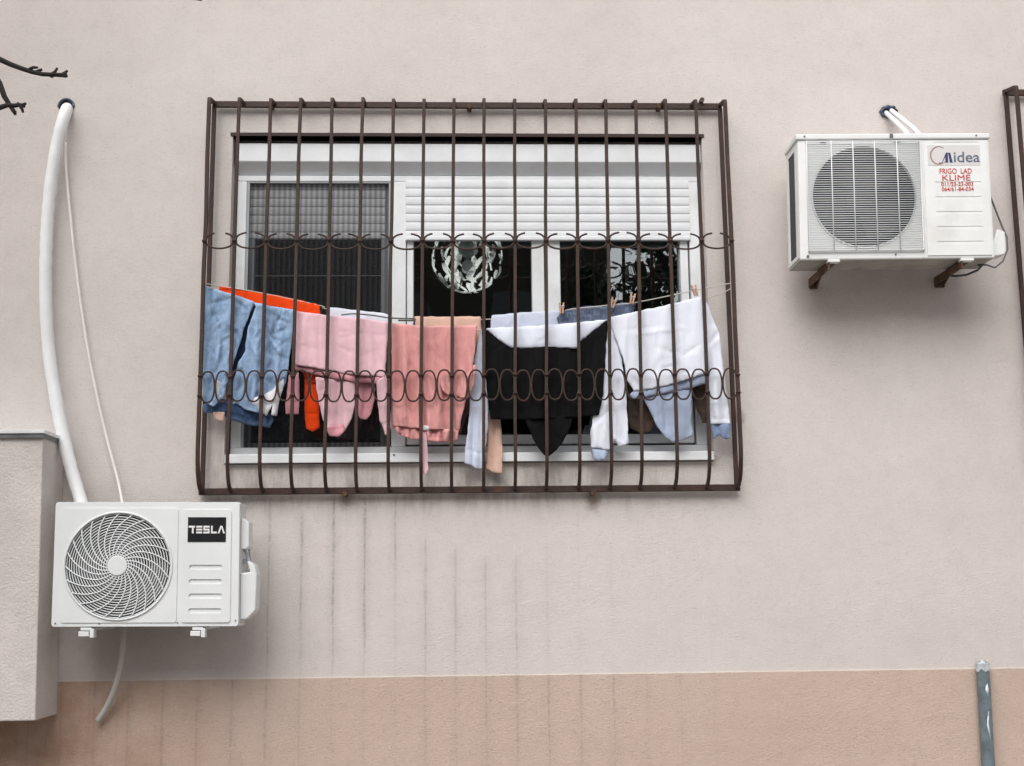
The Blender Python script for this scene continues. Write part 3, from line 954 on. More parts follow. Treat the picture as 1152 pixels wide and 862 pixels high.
# --- white sweatshirt
g = garment('white_sweatshirt', 740, 346, .1, 'white sweatshirt with pale blue lining folded over the line at the right', 'sweatshirt')
cloth('body', [(685, 357.5), (705, 353), (735, 346.5), (765, 340), (789, 334), (791.5, 360), (794, 390), (796.5, 419), (780, 425), (750, 434), (722, 439), (713, 440), (706, 428), (701, 403), (692, 380)], .109, M['white'], g, 40, .009, 30, .0015, 20, back=.03,
      creases=[(715, 377, 770, 368, 2, .004), (700, 372, 745, 366, 2, -.003), (776, 350, 782, 410, 4, -.007), (765, 360, 770, 415, 4, .006), (712, 400, 720, 432, 4, .006), (735, 390, 770, 400, 3, -.003)])
cloth('hem', [(713, 440), (750, 433), (780, 424), (797, 418), (798, 430), (775, 437), (745, 443), (722, 448), (713, 449.5), (708, 444)], .1, M['blue_in'], g, 41, .006, 10, .0015, edge=.006, edgew=2)
cloth('sleeve', [(682, 368), (689, 366), (697, 395), (703, 425), (705, 450), (706, 478), (707, 500), (696, 503), (692, 494), (688, 505), (686, 506), (665, 504), (664, 485), (669, 464), (679, 445)], .098, M['white'], g, 42, .010, 12, .0015, 10,
      creases=[(690, 380, 700, 440, 2, -.008), (690, 445, 690, 498, 2, -.012), (676, 470, 680, 500, 2.5, .006)])
cloth('cuff', [(665, 504), (686, 506), (681, 517), (673, 519.5), (667, 516)], .094, M['blue_in'], g, 43, .008, 7, .0015, edge=.006, edgew=2)
cloth('hood', [(722, 446), (740, 444), (756, 441), (778, 438), (778, 470), (779, 490), (770, 495), (757, 497.5), (748, 492), (738, 478), (731, 462)], .086, M['blue_in'], g, 44, .012, 13, .0015, 9,
      creases=[(745, 450, 752, 482, 2.5, -.010), (760, 444, 760, 492, 2, -.012), (768, 446, 769, 488, 3, .007)])
cloth('sleeve', [(792, 336), (797, 345), (804, 363), (809, 375), (812, 400), (817, 440), (822, 477), (799, 477), (798, 440), (796, 400), (794, 365)], .102, M['white'], g, 45, .010, 12, .0015, 10,
      creases=[(799, 471, 821, 471, 1, -.006), (798, 388, 807, 374, 2, -.013), (802, 400, 808, 470, 3, .006)])
cloth('cuff', [(799, 476.5), (822, 476.5), (820.5, 493), (815, 494.5), (809, 489), (802, 494)], .098, M['shaded_cuff'], g, 46, .010, 7, .0015, edge=.006, edgew=2, creases=[(808, 480, 814, 492, 2, -.010)])

# --- pegs
peg_spots = [(631.5, 347, .055, 'wooden peg at the left end of the dark jeans waistband'), (689.5, 341, .055, 'wooden peg by the top left corner of the white sweatshirt, nearest the black top'),
             (711, 336.5, .058, 'wooden peg on the rear line above the middle of the white sweatshirt'), (781, 327, .075, 'wooden peg near the right end of the line, beside the window frame')]
pg = None
for px, py, d, lab in peg_spots:
    q = P(px, py, d)
    if pg is None:
        pg = thing('clothes_peg', q, lab, 'clothes peg', 'wooden pegs on the washing line')
        for s_ in (-1, 1):
            MB().prism([(q.x + s_ * .002, q.z - .026), (q.x + s_ * .008, q.z - .028), (q.x + s_ * .010, q.z), (q.x + s_ * .012, q.z + .022), (q.x + s_ * .006, q.z + .022), (q.x + s_ * .002, q.z + .002)],
                       q.y - .02, q.y - .006).build('prong', M['wood'], pg, bevel=.001)
        MB().tube([(q.x - .012, q.y - .022, q.z + .006), (q.x + .012, q.y - .022, q.z + .006), (q.x + .012, q.y - .004, q.z + .004), (q.x - .012, q.y - .004, q.z + .004)], .0014, 6, close=True).build('spring', M['tin'], pg)
    else:
        r = pg.copy(); COL.objects.link(r); r.location = q
        r.rotation_euler = (0, random.uniform(-.4, .4), 0)
        tag(r, lab, 'clothes peg', 'wooden pegs on the washing line')
        for ch in list(pg.children):
            c = ch.copy(); COL.objects.link(c); c.parent = r

# ------------------------------------------------------------------ air conditioner, lower left
S1 = .7255 / 207.5
AX = lambda px: (px - 61.5) * S1
AZ = lambda py: (705.3 - py) * S1
o1 = P(57.6, 705.3, .32)
ac = thing('air_conditioner', o1, 'newer white air conditioner with swirled round fan guard and black badge, low at the left', 'air conditioner', 'air conditioner units on the wall', roty=.009)
w1, h1 = AX(269), AZ(566)
fcx, fcz, fr_ = AX(134), AZ(637.8), 60.3 * S1
sh = MB()
sh.plate(rrect(0, w1, 0, h1, .012, 4), [circ(fcx, fcz, fr_ * .985)], 0, .02)
sh.build('front_panel', M['ac_white'], ac, True, bevel=.006, seg=3)
sh = MB()
sh.box(0, w1, .0205, .15, 0, .012).box(0, w1, .0205, .15, h1 - .012, h1).box(0, .012, .0205, .15, .012, h1 - .012).box(w1 - .012, w1, .0205, .15, .012, h1 - .012)
sh.build('casing', M['ac_white'], ac, True, bevel=.004)
MB().box(.012, w1 - .012, .135, .148, .012, h1 - .012).build('coil', M['fin'], ac, True)
# raised plates of the front
pl = MB()
pl.plate(rrect(AX(71.7), AX(200), AZ(701), AZ(573), .010), [circ(fcx, fcz, fr_)], -.004, .0)
pl.build('front_plate', M['ac_white'], ac, True, bevel=.0025, seg=2)
pl = MB()
slots = [rrect(AX(213.5), AX(250.5), AZ(b), AZ(a), .0085) for a, b in ((637, 642.2), (653, 658.4), (669, 674.6), (685.4, 690.8))]
pl.plate(rrect(AX(205.5), AX(260), AZ(701), AZ(574.5), .010), slots, -.005, .0)
pl.build('service_plate', M['ac_white'], ac, True, bevel=.0022, seg=2)
# guard
gd = MB()
for k in range(17):
    r = fr_ * (.21 + .75 * k / 16)
    gd.tube([(x, -.002 + .004 * (k / 16) ** 2 - .012 * (1 - k / 16), z) for x, z in circ(fcx, fcz, r, 72)], .0022, 6, close=True)
NB = 24
for k in range(NB):
    a0 = 2 * pi * k / NB
    pts = []
    for j in range(13):
        f = j / 12
        r = fr_ * (.17 + .82 * f)
        a = a0 - 1.05 * f ** .8
        pts.append((fcx + r * cos(a), -.006 + .004 * f - .010 * (1 - f), fcz + r * sin(a)))
    gd.tube(pts, .0026, 6)
gd.tube([(x, -.006, z) for x, z in circ(fcx, fcz, fr_ * .995, 72)], .0042, 8, close=True)
gd.build('fan_guard', M['ac_guard'], ac, True, smooth=True)
MB().disc(fcx, fcz, 11.2 * S1, -.022, -.012, 40).build('guard_hub', M['ac_white'], ac, True, bevel=.003)


def fan_mesh(cx, cz, r, y, n=3):
    m = MB()
    m.disc(cx, cz, r * .28, y - .02, y + .04, 24)
    for k in range(n):
        a0 = 2 * pi * k / n + .4
        A, B = [], []
        for j in range(9):
            f = j / 8
            a = a0 + f * 1.55
            A.append(m.bm.verts.new((cx + r * .25 * cos(a), y + .03 * (f - .5), cz + r * .25 * sin(a))))
            rr = r * (.93 - .12 * (2 * f - 1) ** 2)
            B.append(m.bm.verts.new((cx + rr * cos(a + .25), y + .075 * (f - .5), cz + rr * sin(a + .25))))
        for j in range(8):
            m.bm.faces.new((A[j], A[j + 1], B[j + 1], B[j]))
    return m


fan_mesh(fcx, fcz, fr_ * .95, .06).build('fan', M['fan'], ac, True)
# badge with its lettering
bd_ = MB().box(AX(211.2), AX(254.2), -.0075, -.0052, AZ(611.2), AZ(583.2)).build('badge', M['black_label'], ac, True, bevel=.001)
lt = MB()
lx0, lx1, lz0, lz1 = AX(212.2), AX(253.2), AZ(601.6), AZ(593)
LWd = (lx1 - lx0) / 5.0
LH = lz1 - lz0
st = LH * .24


def lq(i, pts):
    lt.prism([(lx0 + LWd * i + x * LWd * .88, lz0 + z * LH) for x, z in pts], -.0086, -.0076)


lq(0, [(.0, 1), (1, 1), (1, .76), (.0, .76)][::-1]); lq(0, [(.52, 0), (.8, 0), (.8, .74), (.52, .74)])
for z in (0, .38, .76): lq(1, [(.05, z), (1, z), (1, z + .24), (.05, z + .24)])
for q in ([(0.05, .76), (1, .76), (1, 1), (.05, 1)], [(.05, .38), (1, .38), (1, .62), (.05, .62)], [(.05, 0), (1, 0), (1, .24), (.05, .24)], [(.05, .63), (.28, .63), (.28, .75), (.05, .75)], [(.77, .25), (1, .25), (1, .37), (.77, .37)]): lq(2, q)
lq(3, [(.1, .25), (.34, .25), (.34, 1), (.1, 1)]); lq(3, [(.1, 0), (1, 0), (1, .24), (.1, .24)])
lq(4, [(0, 0), (.26, 0), (.56, .78), (.56, 1), (.42, 1)]); lq(4, [(.86, 0), (1.12, 0), (.70, 1), (.57, 1), (.57, .78)])
lt.build('lettering', M['letter_white'], bd_, True)
# screws along the lower edge
sc = MB()
for px, py in ((66, 701.5), (114.5, 701.8), (201.5, 701.2), (266, 699)):
    sc.disc(AX(px), AZ(py), .0032, -.0025, .001, 10)
sc.build('screws', M['fan'], ac, True)
# valve covers and pipes on the right side
MB().prism([(w1 + .001, AZ(584)), (AX(276 - 4.5), AZ(583.5)), (AX(283 - 4.5), AZ(588)), (AX(283 - 4.5), AZ(616)), (AX(279.5 - 4.5), AZ(619)), (w1 + .001, AZ(619))], .03, .12).build('terminal_cover', M['ac_white'], ac, True, bevel=.005)
vc = MB()
vc.prism([(w1 + .001, AZ(698)), (AX(281 - 4.5), AZ(698)), (AX(291 - 4.5), AZ(688)), (AX(292.5 - 4.5), AZ(648)), (AX(290 - 4.5), AZ(638)), (AX(284 - 4.5), AZ(632.5)), (AX(281 - 4.5), AZ(633)), (AX(285 - 4.5), AZ(645)), (w1 + .001, AZ(646))], .03, .13)
vc.build('valve_cover', M['ac_white'], ac, True, bevel=.005)
vp = MB()
vp.tube([(w1 + .004, .09, AZ(617)), (AX(275.5), .085, AZ(630)), (AX(277), .09, AZ(650))], .006, 8)
vp.tube([(AX(274), .12, AZ(617)), (AX(278), .115, AZ(632)), (AX(282), .12, AZ(650))], .005, 8)
vp.tube([(w1 - .001, .1, AZ(632)), (AX(277), .1, AZ(633))], .009, 8)
vp.build('valve_pipe', M['tin'], ac, True, smooth=True)
for a, b in ((92, 107.5), (216, 231)):
    br = MB()
    br.box(AX(a) + .006, AX(b) - .006, .002, .304, AZ(710.4) + .003, AZ(706.3))
    br.box(AX(a), AX(b) - .014, -.004, .05, AZ(716), AZ(710.5))
    br.box(AX(b) - .012, AX(b) + .004, .0, .04, AZ(717.5), AZ(707.5))
    br.box(AX(a), AX(b), .305, .319, AZ(710), AZ(640))
    br.build('bracket', M['ac_white'], ac, True, bevel=.002)

# its piping
pp = sag([(76.5, 121, -.04), (74, 126, .035), (69, 142, .06), (62.5, 172, .06), (57, 210, .055), (53, 255, .05), (51.5, 300, .05), (51.8, 345, .05), (55, 395, .05), (61.5, 440, .06), (70, 485, .075), (80, 527, .1), (91, 564, .13), (97, 585, .16)], 6)
pipe = thing('insulated_pipe', pp[-1], 'thick white wrapped pipe curving from the hole in the wall to the lower air conditioner', 'pipe')
rad = [.0262 + .0026 * noise.noise((i * .9, 0, 0)) + (.0009 if i % 2 else 0) for i in range(len(pp))]
MB().tube(pp, rad, 14).build('pipe', M['pipe'], pipe, smooth=True)
hp = P(75, 120, 0)
MB().tube([(hp.x + .033 * cos(a) - .002, -.004 + .003 * sin(3 * a), hp.z + .030 * sin(a) + .003) for a in [radians(-10 + 200 * k / 24) for k in range(25)]], .005, 8).build('sleeve', M['blue_tape'], pipe, smooth=True)
MB().disc(hp.x, hp.z + .002, .034, -.003, .001, 24).build('wall_hole', M['dark'], pipe)
cord = sag([(73.5, 160, .05), (74.5, 190, .03), (79, 240, .02), (86, 305, .015), (95, 370, .015), (104, 420, .015), (114.5, 470, .02), (124.5, 510, .03), (133, 542, .05), (138, 568, .1)], 6)
tag(MB().tube(cord, .0062, 8).build('power_cord', M['cord'], smooth=True), 'thin cream cord hanging beside the thick white pipe down to the lower air conditioner', 'cord')
hose = sag([(139.5, 700, .12), (138.5, 725, .11), (135, 752, .09), (128.5, 776, .06), (119, 797, .04), (109.5, 811, .035)], 6)
tag(MB().tube(hose, .0115, 12).build('drain_hose', M['hose'], smooth=True), 'pale grey drain hose hanging below the lower air conditioner', 'hose')

# ------------------------------------------------------------------ air conditioner, upper right
S2 = .824 / 212.0
BX = lambda px, py=225: (px - (898.2 + (py - 151) * .035)) * S2
BZ = lambda py: (291.5 - py) * S2
o2 = P(900.5, 292.3, .32)
ac2 = thing('air_conditioner', o2, 'older white air conditioner with square slatted grille and red lettering, upper right', 'air conditioner', 'air conditioner units on the wall', roty=-.010)
w2, h2 = .832, BZ(149.3)
ZX = lambda zx: BX(870 + zx / 3.316, 225)
ZZ = lambda zy: BZ(80 + zy / 3.316 - .4)
gcx, gcz, gr = ZX(340), ZZ(470), 57.4 * S2
m = MB()
m.plate(rect(0, w2, .0, h2 - .026), [circ(gcx, gcz, gr, 72)], 0, .018)
m.build('front_panel', M['ac_old'], ac2, True, bevel=.005, seg=2)
m = MB()
MB().box(.002, w2 - .002, .0185, .19, .001, .012).build('base_pan', plain('dirty_pan', (.36, .35, .31, 1), .7, .2, 9, dirt=(.12, .1, .07, 1), dirtamt=.7), ac2, True)
m.box(w2 - .012, w2, .0185, .19, .0125, h2 - .027).box(0, w2, .1902, .192, .0125, h2 - .027)
m.box(0, .012, .0185, .06, .0125, h2 - .027).box(0, .012, .165, .19, .0125, h2 - .027).box(0, .012, .061, .164, .0125, .03).box(0, .012, .061, .164, h2 - .055, h2 - .027)
m.build('casing', M['ac_old'], ac2, True, bevel=.003)
MB().box(-.008, w2 + .004, -.008, .195, h2 - .0255, h2).build('top_cover', M['ac_old'], ac2, True, bevel=.006, seg=3)
m = MB()
m.box(.012, w2 - .012, .176, .188, .012, h2 - .03)
m.box(.004, .008, .062, .163, .031, h2 - .056)
for k in range(9):
    y = .066 + k * .0108
    m.box(.0081, .0105, y, y + .003, .032, h2 - .057)
m.build('coil', M['fin_dark'], ac2, True)
fan_mesh(gcx, gcz, gr * .95, .07).build('fan', M['fan_dark'], ac2, True)
g_ = MB()
gx0, gx1, gz0, gz1 = ZX(133), ZX(551), ZZ(672), ZZ(262)
N = 48
for k in range(N + 1):
    z = gz0 + (gz1 - gz0) * k / N
    g_.tube([(gx0, -.011, z), (gx1, -.011, z)], .0018, 6)
for zx in (222, 302, 382, 464):
    g_.tube([(ZX(zx), -.014, gz0), (ZX(zx), -.014, gz1)], .0023, 6)
g_.tube([(gx0, -.010, gz0), (gx1, -.010, gz0), (gx1, -.010, gz1), (gx0, -.010, gz1)], .0042, 6, close=True)
g_.tube([(x, -.006, z) for x, z in circ(gcx, gcz, gr, 72)], .003, 6, close=True)
for x in (gx0, gx1):
    for z in (gz0, gz1): g_.tube([(x, -.01, z), (x, .002, z)], .004, 6)
g_.build('fan_guard', M['ac_guard'], ac2, True, smooth=True)
m = MB()
px_, pw_ = ZX(566), w2 - .012
sx_, sw_ = ZX(603), ZX(774)
m.box(px_, sx_, -.004, -.0012, .012, h2 - .034).box(sw_, pw_, -.004, -.0012, .012, h2 - .034)
zz = [.012] + [ZZ(v) for v in (649, 640, 593, 584, 537, 528, 481, 472, 425, 416, 273, 264)] + [h2 - .034]
for a, b in zip(zz[0::2], zz[1::2]):
    m.box(sx_, sw_, -.004, -.0012, a, b)
m.box(px_ + .004, pw_ - .004, -.0022, -.0004, .016, h2 - .038)
m.build('service_plate', M['ac_old'], ac2, True)
# logo sticker
stk = MB().box(ZX(580), ZX(775), -.0052, -.0042, ZZ(354), ZZ(277)).build('logo_sticker', M['sticker'], ac2, True)
ring = [(ZX(622) + ZX(38) * 0 + .0365 * 1.0 * cos(a), -.0056, ZZ(316) + .0395 * sin(a)) for a in [radians(52 + 268 * k / 40) for k in range(41)]]
MB().tube(ring, [.0012 + .0022 * sin(pi * k / 40) for k in range(41)], 6, flat=(.3, 1)).build('logo_ring', M['ring_ink'], stk, True, smooth=True)
mm = MB()
for q in ([(620, 344), (632, 344), (648, 306), (655, 306), (655, 344), (645, 344), (645, 322), (633, 346), (622, 348)],
          [(656, 306), (664, 306), (672, 344), (661, 344)]):
    mm.prism([(ZX(a), ZZ(b)) for a, b in q], -.0062, -.0054)
mm.build('logo_letter', M['navy'], stk, True)
text_mesh('idea', ZX(677), ZX(773), ZZ(343), ZZ(303), -.0058, offset=.006).build('logo_letter', M['slate'], stk, True)
for body, a, b, c, d, of in (('FRIGO  LAD', 622, 741, 386, 366, .003), ('KLIME', 631, 735, 412, 391, .0), ('011/23-23-003', 626, 744, 433, 418, .006), ('064/61-84-034', 627, 745, 452, 437, .006)):
    text_mesh(body, ZX(a), ZX(b), ZZ(c), ZZ(d), -.0052, offset=of).build('red_lettering', M['red_ink'], ac2, True)
sc = MB()
for zx, zy, r in ((126, 246, .004), (763, 239, .004), (148, 691, .006), (468, 687, .004), (637, 685, .0045), (790, 682, .0055)):
    sc.disc(ZX(zx) + (.0 if zy < 300 else -.022), ZZ(zy) if zy > 300 else h2 - .012, r, -.0105 if zy < 300 else -.0035, .0, 12)
sc.box(ZX(441), ZX(453), -.012, -.008, h2 - .02, h2 - .004)
sc.box(ZX(455), ZX(482), -.006, -.001, ZZ(261), ZZ(256)).box(ZX(185), ZX(205), -.006, -.001, ZZ(263), ZZ(258))
sc.build('screws', M['fan'], ac2, True)
MB().prism([(w2 + .001, ZZ(690)), (w2 + .012, ZZ(690)), (ZX(862), ZZ(683)), (ZX(868), ZZ(672)), (ZX(866), ZZ(598)), (ZX(838), ZZ(588)), (w2 + .001, ZZ(660))], .03, .10).build('valve_cover', M['ac_old'], ac2, True, bevel=.004)
cab = sag_local = []
cp = [(ZX(797), .02, ZZ(425)), (ZX(812), .03, ZZ(450)), (ZX(838), .04, ZZ(510)), (ZX(858), .04, ZZ(570)), (ZX(872), .03, ZZ(620)), (ZX(868), .02, ZZ(668)), (ZX(848), .02, ZZ(712)), (ZX(818), .02, ZZ(735)), (ZX(790), .03, ZZ(722)), (ZX(770), .06, ZZ(716))]
MB().tube([(min(max(x, w2 + .002), 2), y, z) if z > 0 else (x, y, z) for x, y, z in cp], .004, 6).build('cable', M['cable'], ac2, True, smooth=True)
cp = [(ZX(800), .10, ZZ(700) - .01), (ZX(790), .12, ZZ(722)), (ZX(755), .14, ZZ(735)), (ZX(720), .16, ZZ(735)), (ZX(700), .2, ZZ(722))]
MB().tube(cp, .005, 6).build('cable', M['cable'], ac2, True, smooth=True)
for k, (xa2, xb2) in enumerate(((ZX(205), ZX(240)), (ZX(690), ZX(730)))):
    br = MB()
    br.box(xa2, xb2, .003, .318, -.010, -.004)
    br.box(xa2, xa2 + .006, .004, .318, -.042, -.0105)
    br.prism([(.22, -.0105), (.30, -.0105), (.318, -.046), (.308, -.046)], xb2 - .012, xb2 - .004, 'x')
    br.box(xa2 + .004, xb2 - .002, .304, .3185, -.05, -.0102)
    br.build('bracket', M['rust'], ac2, True, bevel=.002)
    MB().box(xa2 - .004, xb2 + .006, -.003, .03, -.012, -.0005).build('bracket_cap', M['ac_old'], ac2, True, bevel=.002)

h0 = P(1000, 126.5, 0)
e1, e2 = P(1022, 150, .2), P(1032, 150, .22)
ap = thing('pipe_pair', e1, 'pair of short white pipes from a dark wall hole above the upper air conditioner', 'pipe')
for (ax, ay), (bx_, by_) in (((998, 128), (1021, 153)), ((1004, 125.5), (1032, 151))):
    q = sag([(ax - 1, ay - 1, -.03), (ax, ay, .02), ((ax * .55 + bx_ * .45), (ay * .55 + by_ * .45) - 1.5, .10), (bx_, by_ - 2, .19), (bx_ + 1, by_ + 6, .2)], 6)
    MB().tube(q, .0105, 10).build('pipe', M['pipe'], ap, smooth=True)
MB().prism([(h0.x + .040 * cos(a) * (1 + .1 * sin(3 * a)), h0.z + .024 * sin(a) * (1 + .15 * cos(2 * a))) for a in [2 * pi * k / 24 for k in range(24)]], -.004, .001).build('wall_hole', M['dark'], ap)
MB().tube([(h0.x + .038 * cos(a), -.006, h0.z + .024 * sin(a)) for a in [radians(40 + 250 * k / 20) for k in range(21)]], [.004 + .006 * abs(sin(k)) for k in range(21)], 6).build('sleeve', M['blue_tape'], ap, smooth=True)

# ------------------------------------------------------------------ rendered box on the wall, far left
D5 = .27
b0 = P(44, 650, D5)
bxr = P(43.7, 650, D5).x
bz0, bz1 = P(39.6, 811, D5).z, P(48, 489, D5).z
box = thing('wall_box', (bxr - .45, -.1, bz0), 'beige rendered box with a thin metal cap at the far left edge', 'wall box')
MB().box(bxr - .9, bxr, -D5, -.001, bz0, bz1).build('body', plain('box_render', (.66, .605, .575, 1), .93, .08, 5, .004, 120, dirt=(.36, .33, .30, 1), dirtamt=.4), box, bevel=.005)
MB().box(bxr - .93, bxr + .012, -D5 - .02, -.001, bz1 + .003, bz1 + .018).build('cap', M['cap_tin'], box, bevel=.002)
MB().box(bxr - .93, bxr + .006, -D5 - .014, -.001, bz1 - .014, bz1 + .0025).build('cap_underside_shade', M['fan'], box)  # dark strip added for the shaded underside of the cap

# ------------------------------------------------------------------ taped pipe, lower right
q = [P(1105.5, 748, .03), P(1108, 790, .03), P(1111, 845, .03)]
tp_dir = (q[2] - q[0]).normalized()
pts = [q[0] + tp_dir * (s * .08) for s in range(0, 18)]
pts = [Vector((p.x, -.03, p.z)) for p in pts if p.z > .02]
tp = thing('downpipe', (pts[-1].x, -.03, 0.0), 'grey blue taped pipe with a torn top end rising by the lower right edge', 'pipe')
dense = []
for i in range(len(pts) - 1):
    for k in range(4): dense.append(pts[i].lerp(pts[i + 1], k / 4))
dense.append(pts[-1])
MB().tube(dense, [.027 + .0022 * noise.noise((i * .8, 3, 0)) for i in range(len(dense))], 16).build('pipe', M['taped'], tp, smooth=True)
m = MB()
A_, B_, C_ = [], [], []
for k in range(20):
    a = 2 * pi * k / 20
    q_ = Vector((cos(a), sin(a), 0))
    A_.append(m.bm.verts.new(pts[0] + q_ * .0292 + Vector((0, 0, -.012 - .016 * random.random()))))
    B_.append(m.bm.verts.new(pts[0] + q_ * .0285 + Vector((0, 0, .006))))
    C_.append(m.bm.verts.new(pts[0] + q_ * (.022 + .006 * random.random()) + Vector((0, 0, .007 + .014 * random.random()))))
for k in range(20):
    k2 = (k + 1) % 20
    m.bm.faces.new((A_[k], A_[k2], B_[k2], B_[k])); m.bm.faces.new((B_[k], B_[k2], C_[k2], C_[k]))
m.build('torn_end', M['torn'], tp)
for s_, py in ((0, 775), (1, 815)):
    c = P(1108, py, .03); 
    f = (pts[0].z - c.z) / (pts[0].z - pts[-1].z)
    c = pts[0].lerp(pts[-1], f)
    L_ = .05 if s_ == 0 else .11
    MB().tube([Vector((c.x + .003, -.056, c.z + L_ / 2)), Vector((c.x + .001 - s_ * .004, -.0565, c.z)), Vector((c.x + .004, -.056, c.z - L_ / 2))], [.002, .008 - .004 * s_, .002], 6, flat=(.35, 1)).build('tape_tear', M['pipe'], tp, smooth=True)

# ------------------------------------------------------------------ ground
MB().box(-150, 150, -150, 20, -.4, 0).build('ground', plain('paving', (.20, .185, .17, 1), .9, .25, 2, .004, 40))
tag(bpy.data.objects['ground'], kind='structure')

# ------------------------------------------------------------------ bare tree at the left whose twigs reach into the picture
DT = .9
base = Vector((P(-150, 400, DT).x, -DT - .1, 0))
tree = thing('bare_tree', base, 'bare dark tree whose budded twigs reach in at the top left corner', 'tree')
trk = [base + Vector((0, 0, -.1)), base + Vector((.02, .02, 1.2)), base + Vector((-.05, 0, 2.2)), base + Vector((.03, -.03, 3.2)), base + Vector((0, .05, 4.4)), base + Vector((.1, 0, 5.4))]
MB().tube(trk, [.085, .07, .06, .048, .032, .012], 10).build('trunk', M['bark'], tree, smooth=True)
cr = MB()


def twig(pts, r0, r1, buds=True):
    n_ = len(pts)
    cr.tube(pts, [r0 + (r1 - r0) * i / (n_ - 1) for i in range(n_)], 7)


def pxl(l, d=DT): return [P(a, b, d + (c if c else 0)) for a, b, c in l]


t1 = pxl([(-40, 52, 0), (-14, 62, 0), (0, 67, .01), (12, 72.5, .0), (24, 77, .01), (36, 81, .0), (48, 83.5, .02), (60, 84, .01), (70, 84.5, 0), (75, 82.8, 0)])
cr.tube([trk[3]] + t1, [.026, .018, .014, .0105, .0098, .009, .0088, .0086, .008, .0085, .006], 7)
for a in ([(57, 84, .01), (62, 81, 0), (64.5, 76.5, 0)], [(70, 84, 0), (73, 82, 0), (76, 79.5, 0)], [(32, 79, 0), (37, 76, .01), (42, 76.2, .02)], [(40, 81.5, .0), (44, 79.5, 0), (47.5, 78, 0)], [(55, 84.2, 0), (58, 86, 0), (60, 86.5, 0)], [(70, 85, 0), (74, 86, 0), (76, 85.5, 0)]):
    twig(pxl(a), .0072, .0045)
t2 = pxl([(-30, 60, 0), (-8, 80, 0), (0, 95, 0), (5, 109, .01), (10, 117, .0), (15, 124.5, 0), (17.5, 129, 0)])
cr.tube([trk[3]] + t2, [.024, .014, .011, .0105, .010, .009, .008, .0055], 7)
t3 = pxl([(-30, 138, 0), (-10, 126, 0), (0, 121, 0), (8, 118.5, .01), (16, 119, 0), (22, 118, 0), (28, 120, 0)])
cr.tube([trk[2]] + t3, [.024, .014, .011, .010, .009, .0085, .008, .0055], 7)
for a in ([(22, 118.5, 0), (25, 123, 0), (26, 126.5, 0)], [(20, 119, 0), (20.5, 115.5, 0)], [(24, 119, 0), (28, 117, 0), (29, 115.8, 0)], [(14, 124, 0), (18, 126.5, 0)]):
    twig(pxl(a), .0072, .0045)
t4 = pxl([(-60, -150, 0), (80, -60, 0), (170, -14, 0), (214, -2.5, 0), (226, -.5, 0), (231, -3, 0)])
cr.tube([trk[4]] + t4, [.022, .016, .011, .0075, .006, .006, .004], 7)
rn = random.Random(3)
for k in range(60):                                   # the rest of the crown, above and to the left of the frame
    z = rn.uniform(2.4, 5.3)
    a = rn.uniform(.75 * pi, 1.9 * pi)
    p0 = Vector((base.x, base.y, z))
    pts = [p0]
    ln = rn.uniform(.5, 1.3) * (1 - (z - 2.4) / 6)
    dirv = Vector((cos(a), sin(a), rn.uniform(.2, .9))).normalized()
    for j in range(5):
        dirv = (dirv + Vector((rn.uniform(-.25, .25), rn.uniform(-.25, .25), rn.uniform(-.1, .25)))).normalized()
        pts.append(pts[-1] + dirv * ln / 5)
    if max(p.x for p in pts) > base.x + .25 and z < 4.9:
        continue
    cr.tube(pts, [.014, .011, .009, .007, .005, .003], 5)
    for j in (2, 3, 4):
        d2 = (dirv + Vector((rn.uniform(-.8, .8), rn.uniform(-.8, .8), rn.uniform(-.2, .6)))).normalized()
        cr.tube([pts[j], pts[j] + d2 * .15, pts[j] + d2 * .28 + Vector((0, 0, .04))], [.006, .0045, .0025], 5)
cr.build('crown', M['bark'], tree, smooth=True)

# ------------------------------------------------------------------ across the yard: mirrored trees, and an added building blocking sky reflections
M['brick'] = plain('dark_brick', (.035, .03, .027, 1), .9, .3, 3)
M['pane_dark'] = plain('far_panes', (.02, .022, .025, 1), .2, .2)


def mirror(px, py, L):
    g_ = P(px, py, -.1)
    v = (g_ - CAM).normalized()
    return g_ + Vector((v.x, -v.y, v.z)) * L


ex = mirror(688, 300, 22)
far = thing('sky_block_building', (ex.x - 10, ex.y - 4, 0), 'dark building added across the yard to block the sky mirrored in the panes', 'building')  # added out of view so the glass mirrors something dark
MB().box(ex.x - 20, ex.x, ex.y - 8, ex.y, 0, 12).build('wall', M['brick'], far)
MB().prism([(ex.x - 20.4, 12.0), (ex.x + .4, 12.0), (ex.x + .4, 12.25), (ex.x - 10, 14), (ex.x - 20.4, 12.25)], ex.y - 8.4, ex.y + .4).build('roof', M['lintel'], far)
for fl in range(4):
    for k in range(7):
        x = ex.x - 2 - k * 2.6
        MB().box(x - .6, x + .6, ex.y + .001, ex.y + .06, 1 + fl * 2.8, 2.5 + fl * 2.8).build('window', M['pane_dark'], far)


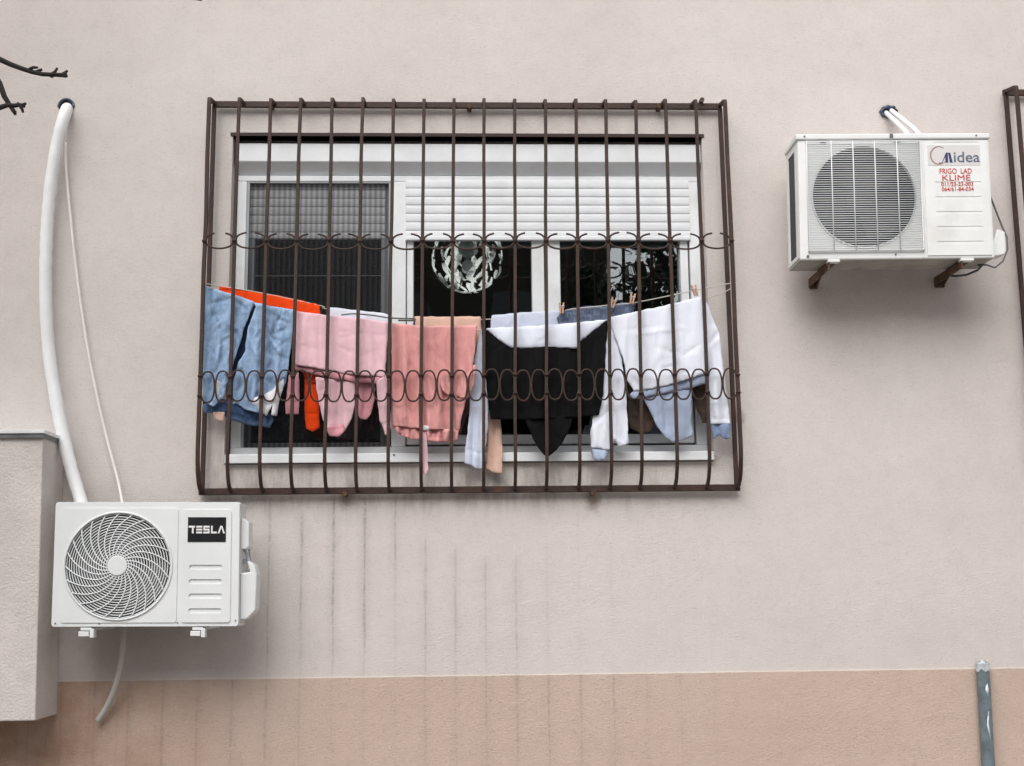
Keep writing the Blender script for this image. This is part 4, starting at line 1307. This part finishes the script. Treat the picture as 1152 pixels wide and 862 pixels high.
def leaf_mat():
    t = NT('conifer_leaf')
    c = t.mix(t.rng(t.noise(3, 4), .3, .7), (.012, .025, .012, 1), (.035, .06, .025, 1))
    return t.out(c, .7)


M['leaf'] = leaf_mat()


def conifer(p, h, r, label, seed, nleaf, group=None):
    rn = random.Random(seed)
    t = thing('evergreen_tree', (p.x, p.y, 0), label, 'tree', group)
    MB().tube([(p.x, p.y, -.1), (p.x + .05, p.y, h * .5), (p.x, p.y, h)], [.16, .1, .02], 8).build('trunk', M['bark'], t, smooth=True)
    m = MB()
    for b in range(46):
        z = 1.2 + (h - 1.6) * (b + rn.random()) / 46
        a = rn.uniform(0, 2 * pi)
        ln = r * (1.05 - z / h) ** .7 * rn.uniform(.55, 1.1)
        droop = rn.uniform(-.25, .15)
        tip = Vector((p.x + cos(a) * ln, p.y + sin(a) * ln, z + droop * ln))
        b0 = Vector((p.x, p.y, z))
        m.tube([b0, b0.lerp(tip, .5) + Vector((0, 0, .08)), tip], [.025, .015, .005], 4)
        for k in range(nleaf // 46):
            f = rn.random() ** .6
            c = b0.lerp(tip, f) + Vector((rn.gauss(0, .12), rn.gauss(0, .12), rn.gauss(-.05, .1)))
            s_ = rn.uniform(.035, .09)
            u = Vector((rn.gauss(0, 1), rn.gauss(0, 1), rn.gauss(0, 1))).normalized() * s_
            v = Vector((rn.gauss(0, 1), rn.gauss(0, 1), rn.gauss(0, 1))).normalized() * s_ * .5
            m.bm.faces.new([m.bm.verts.new(c - u), m.bm.verts.new(c + v), m.bm.verts.new(c + u), m.bm.verts.new(c - v)])
    m.build('crown', M['leaf'], t)
    return t


q = mirror(745, 330, 11)
conifer(q, 7.5, 1.5, 'loose evergreen tree across the yard mirrored in the right hand pane', 5, 7000)
q = mirror(655, 300, 13)
conifer(q, 6.8, 1.2, 'slim evergreen tree in front of the dark building added across the yard', 8, 5000)

# the two units and the box hang a little out of square
for root, k in ((ac, -.022), (ac2, .036), (box, -.024)):
    for ch in list(root.children_recursive):
        z0 = .6 if root is box else 0
        for v in ch.data.vertices:
            v.co.x += k * (v.co.z - z0)
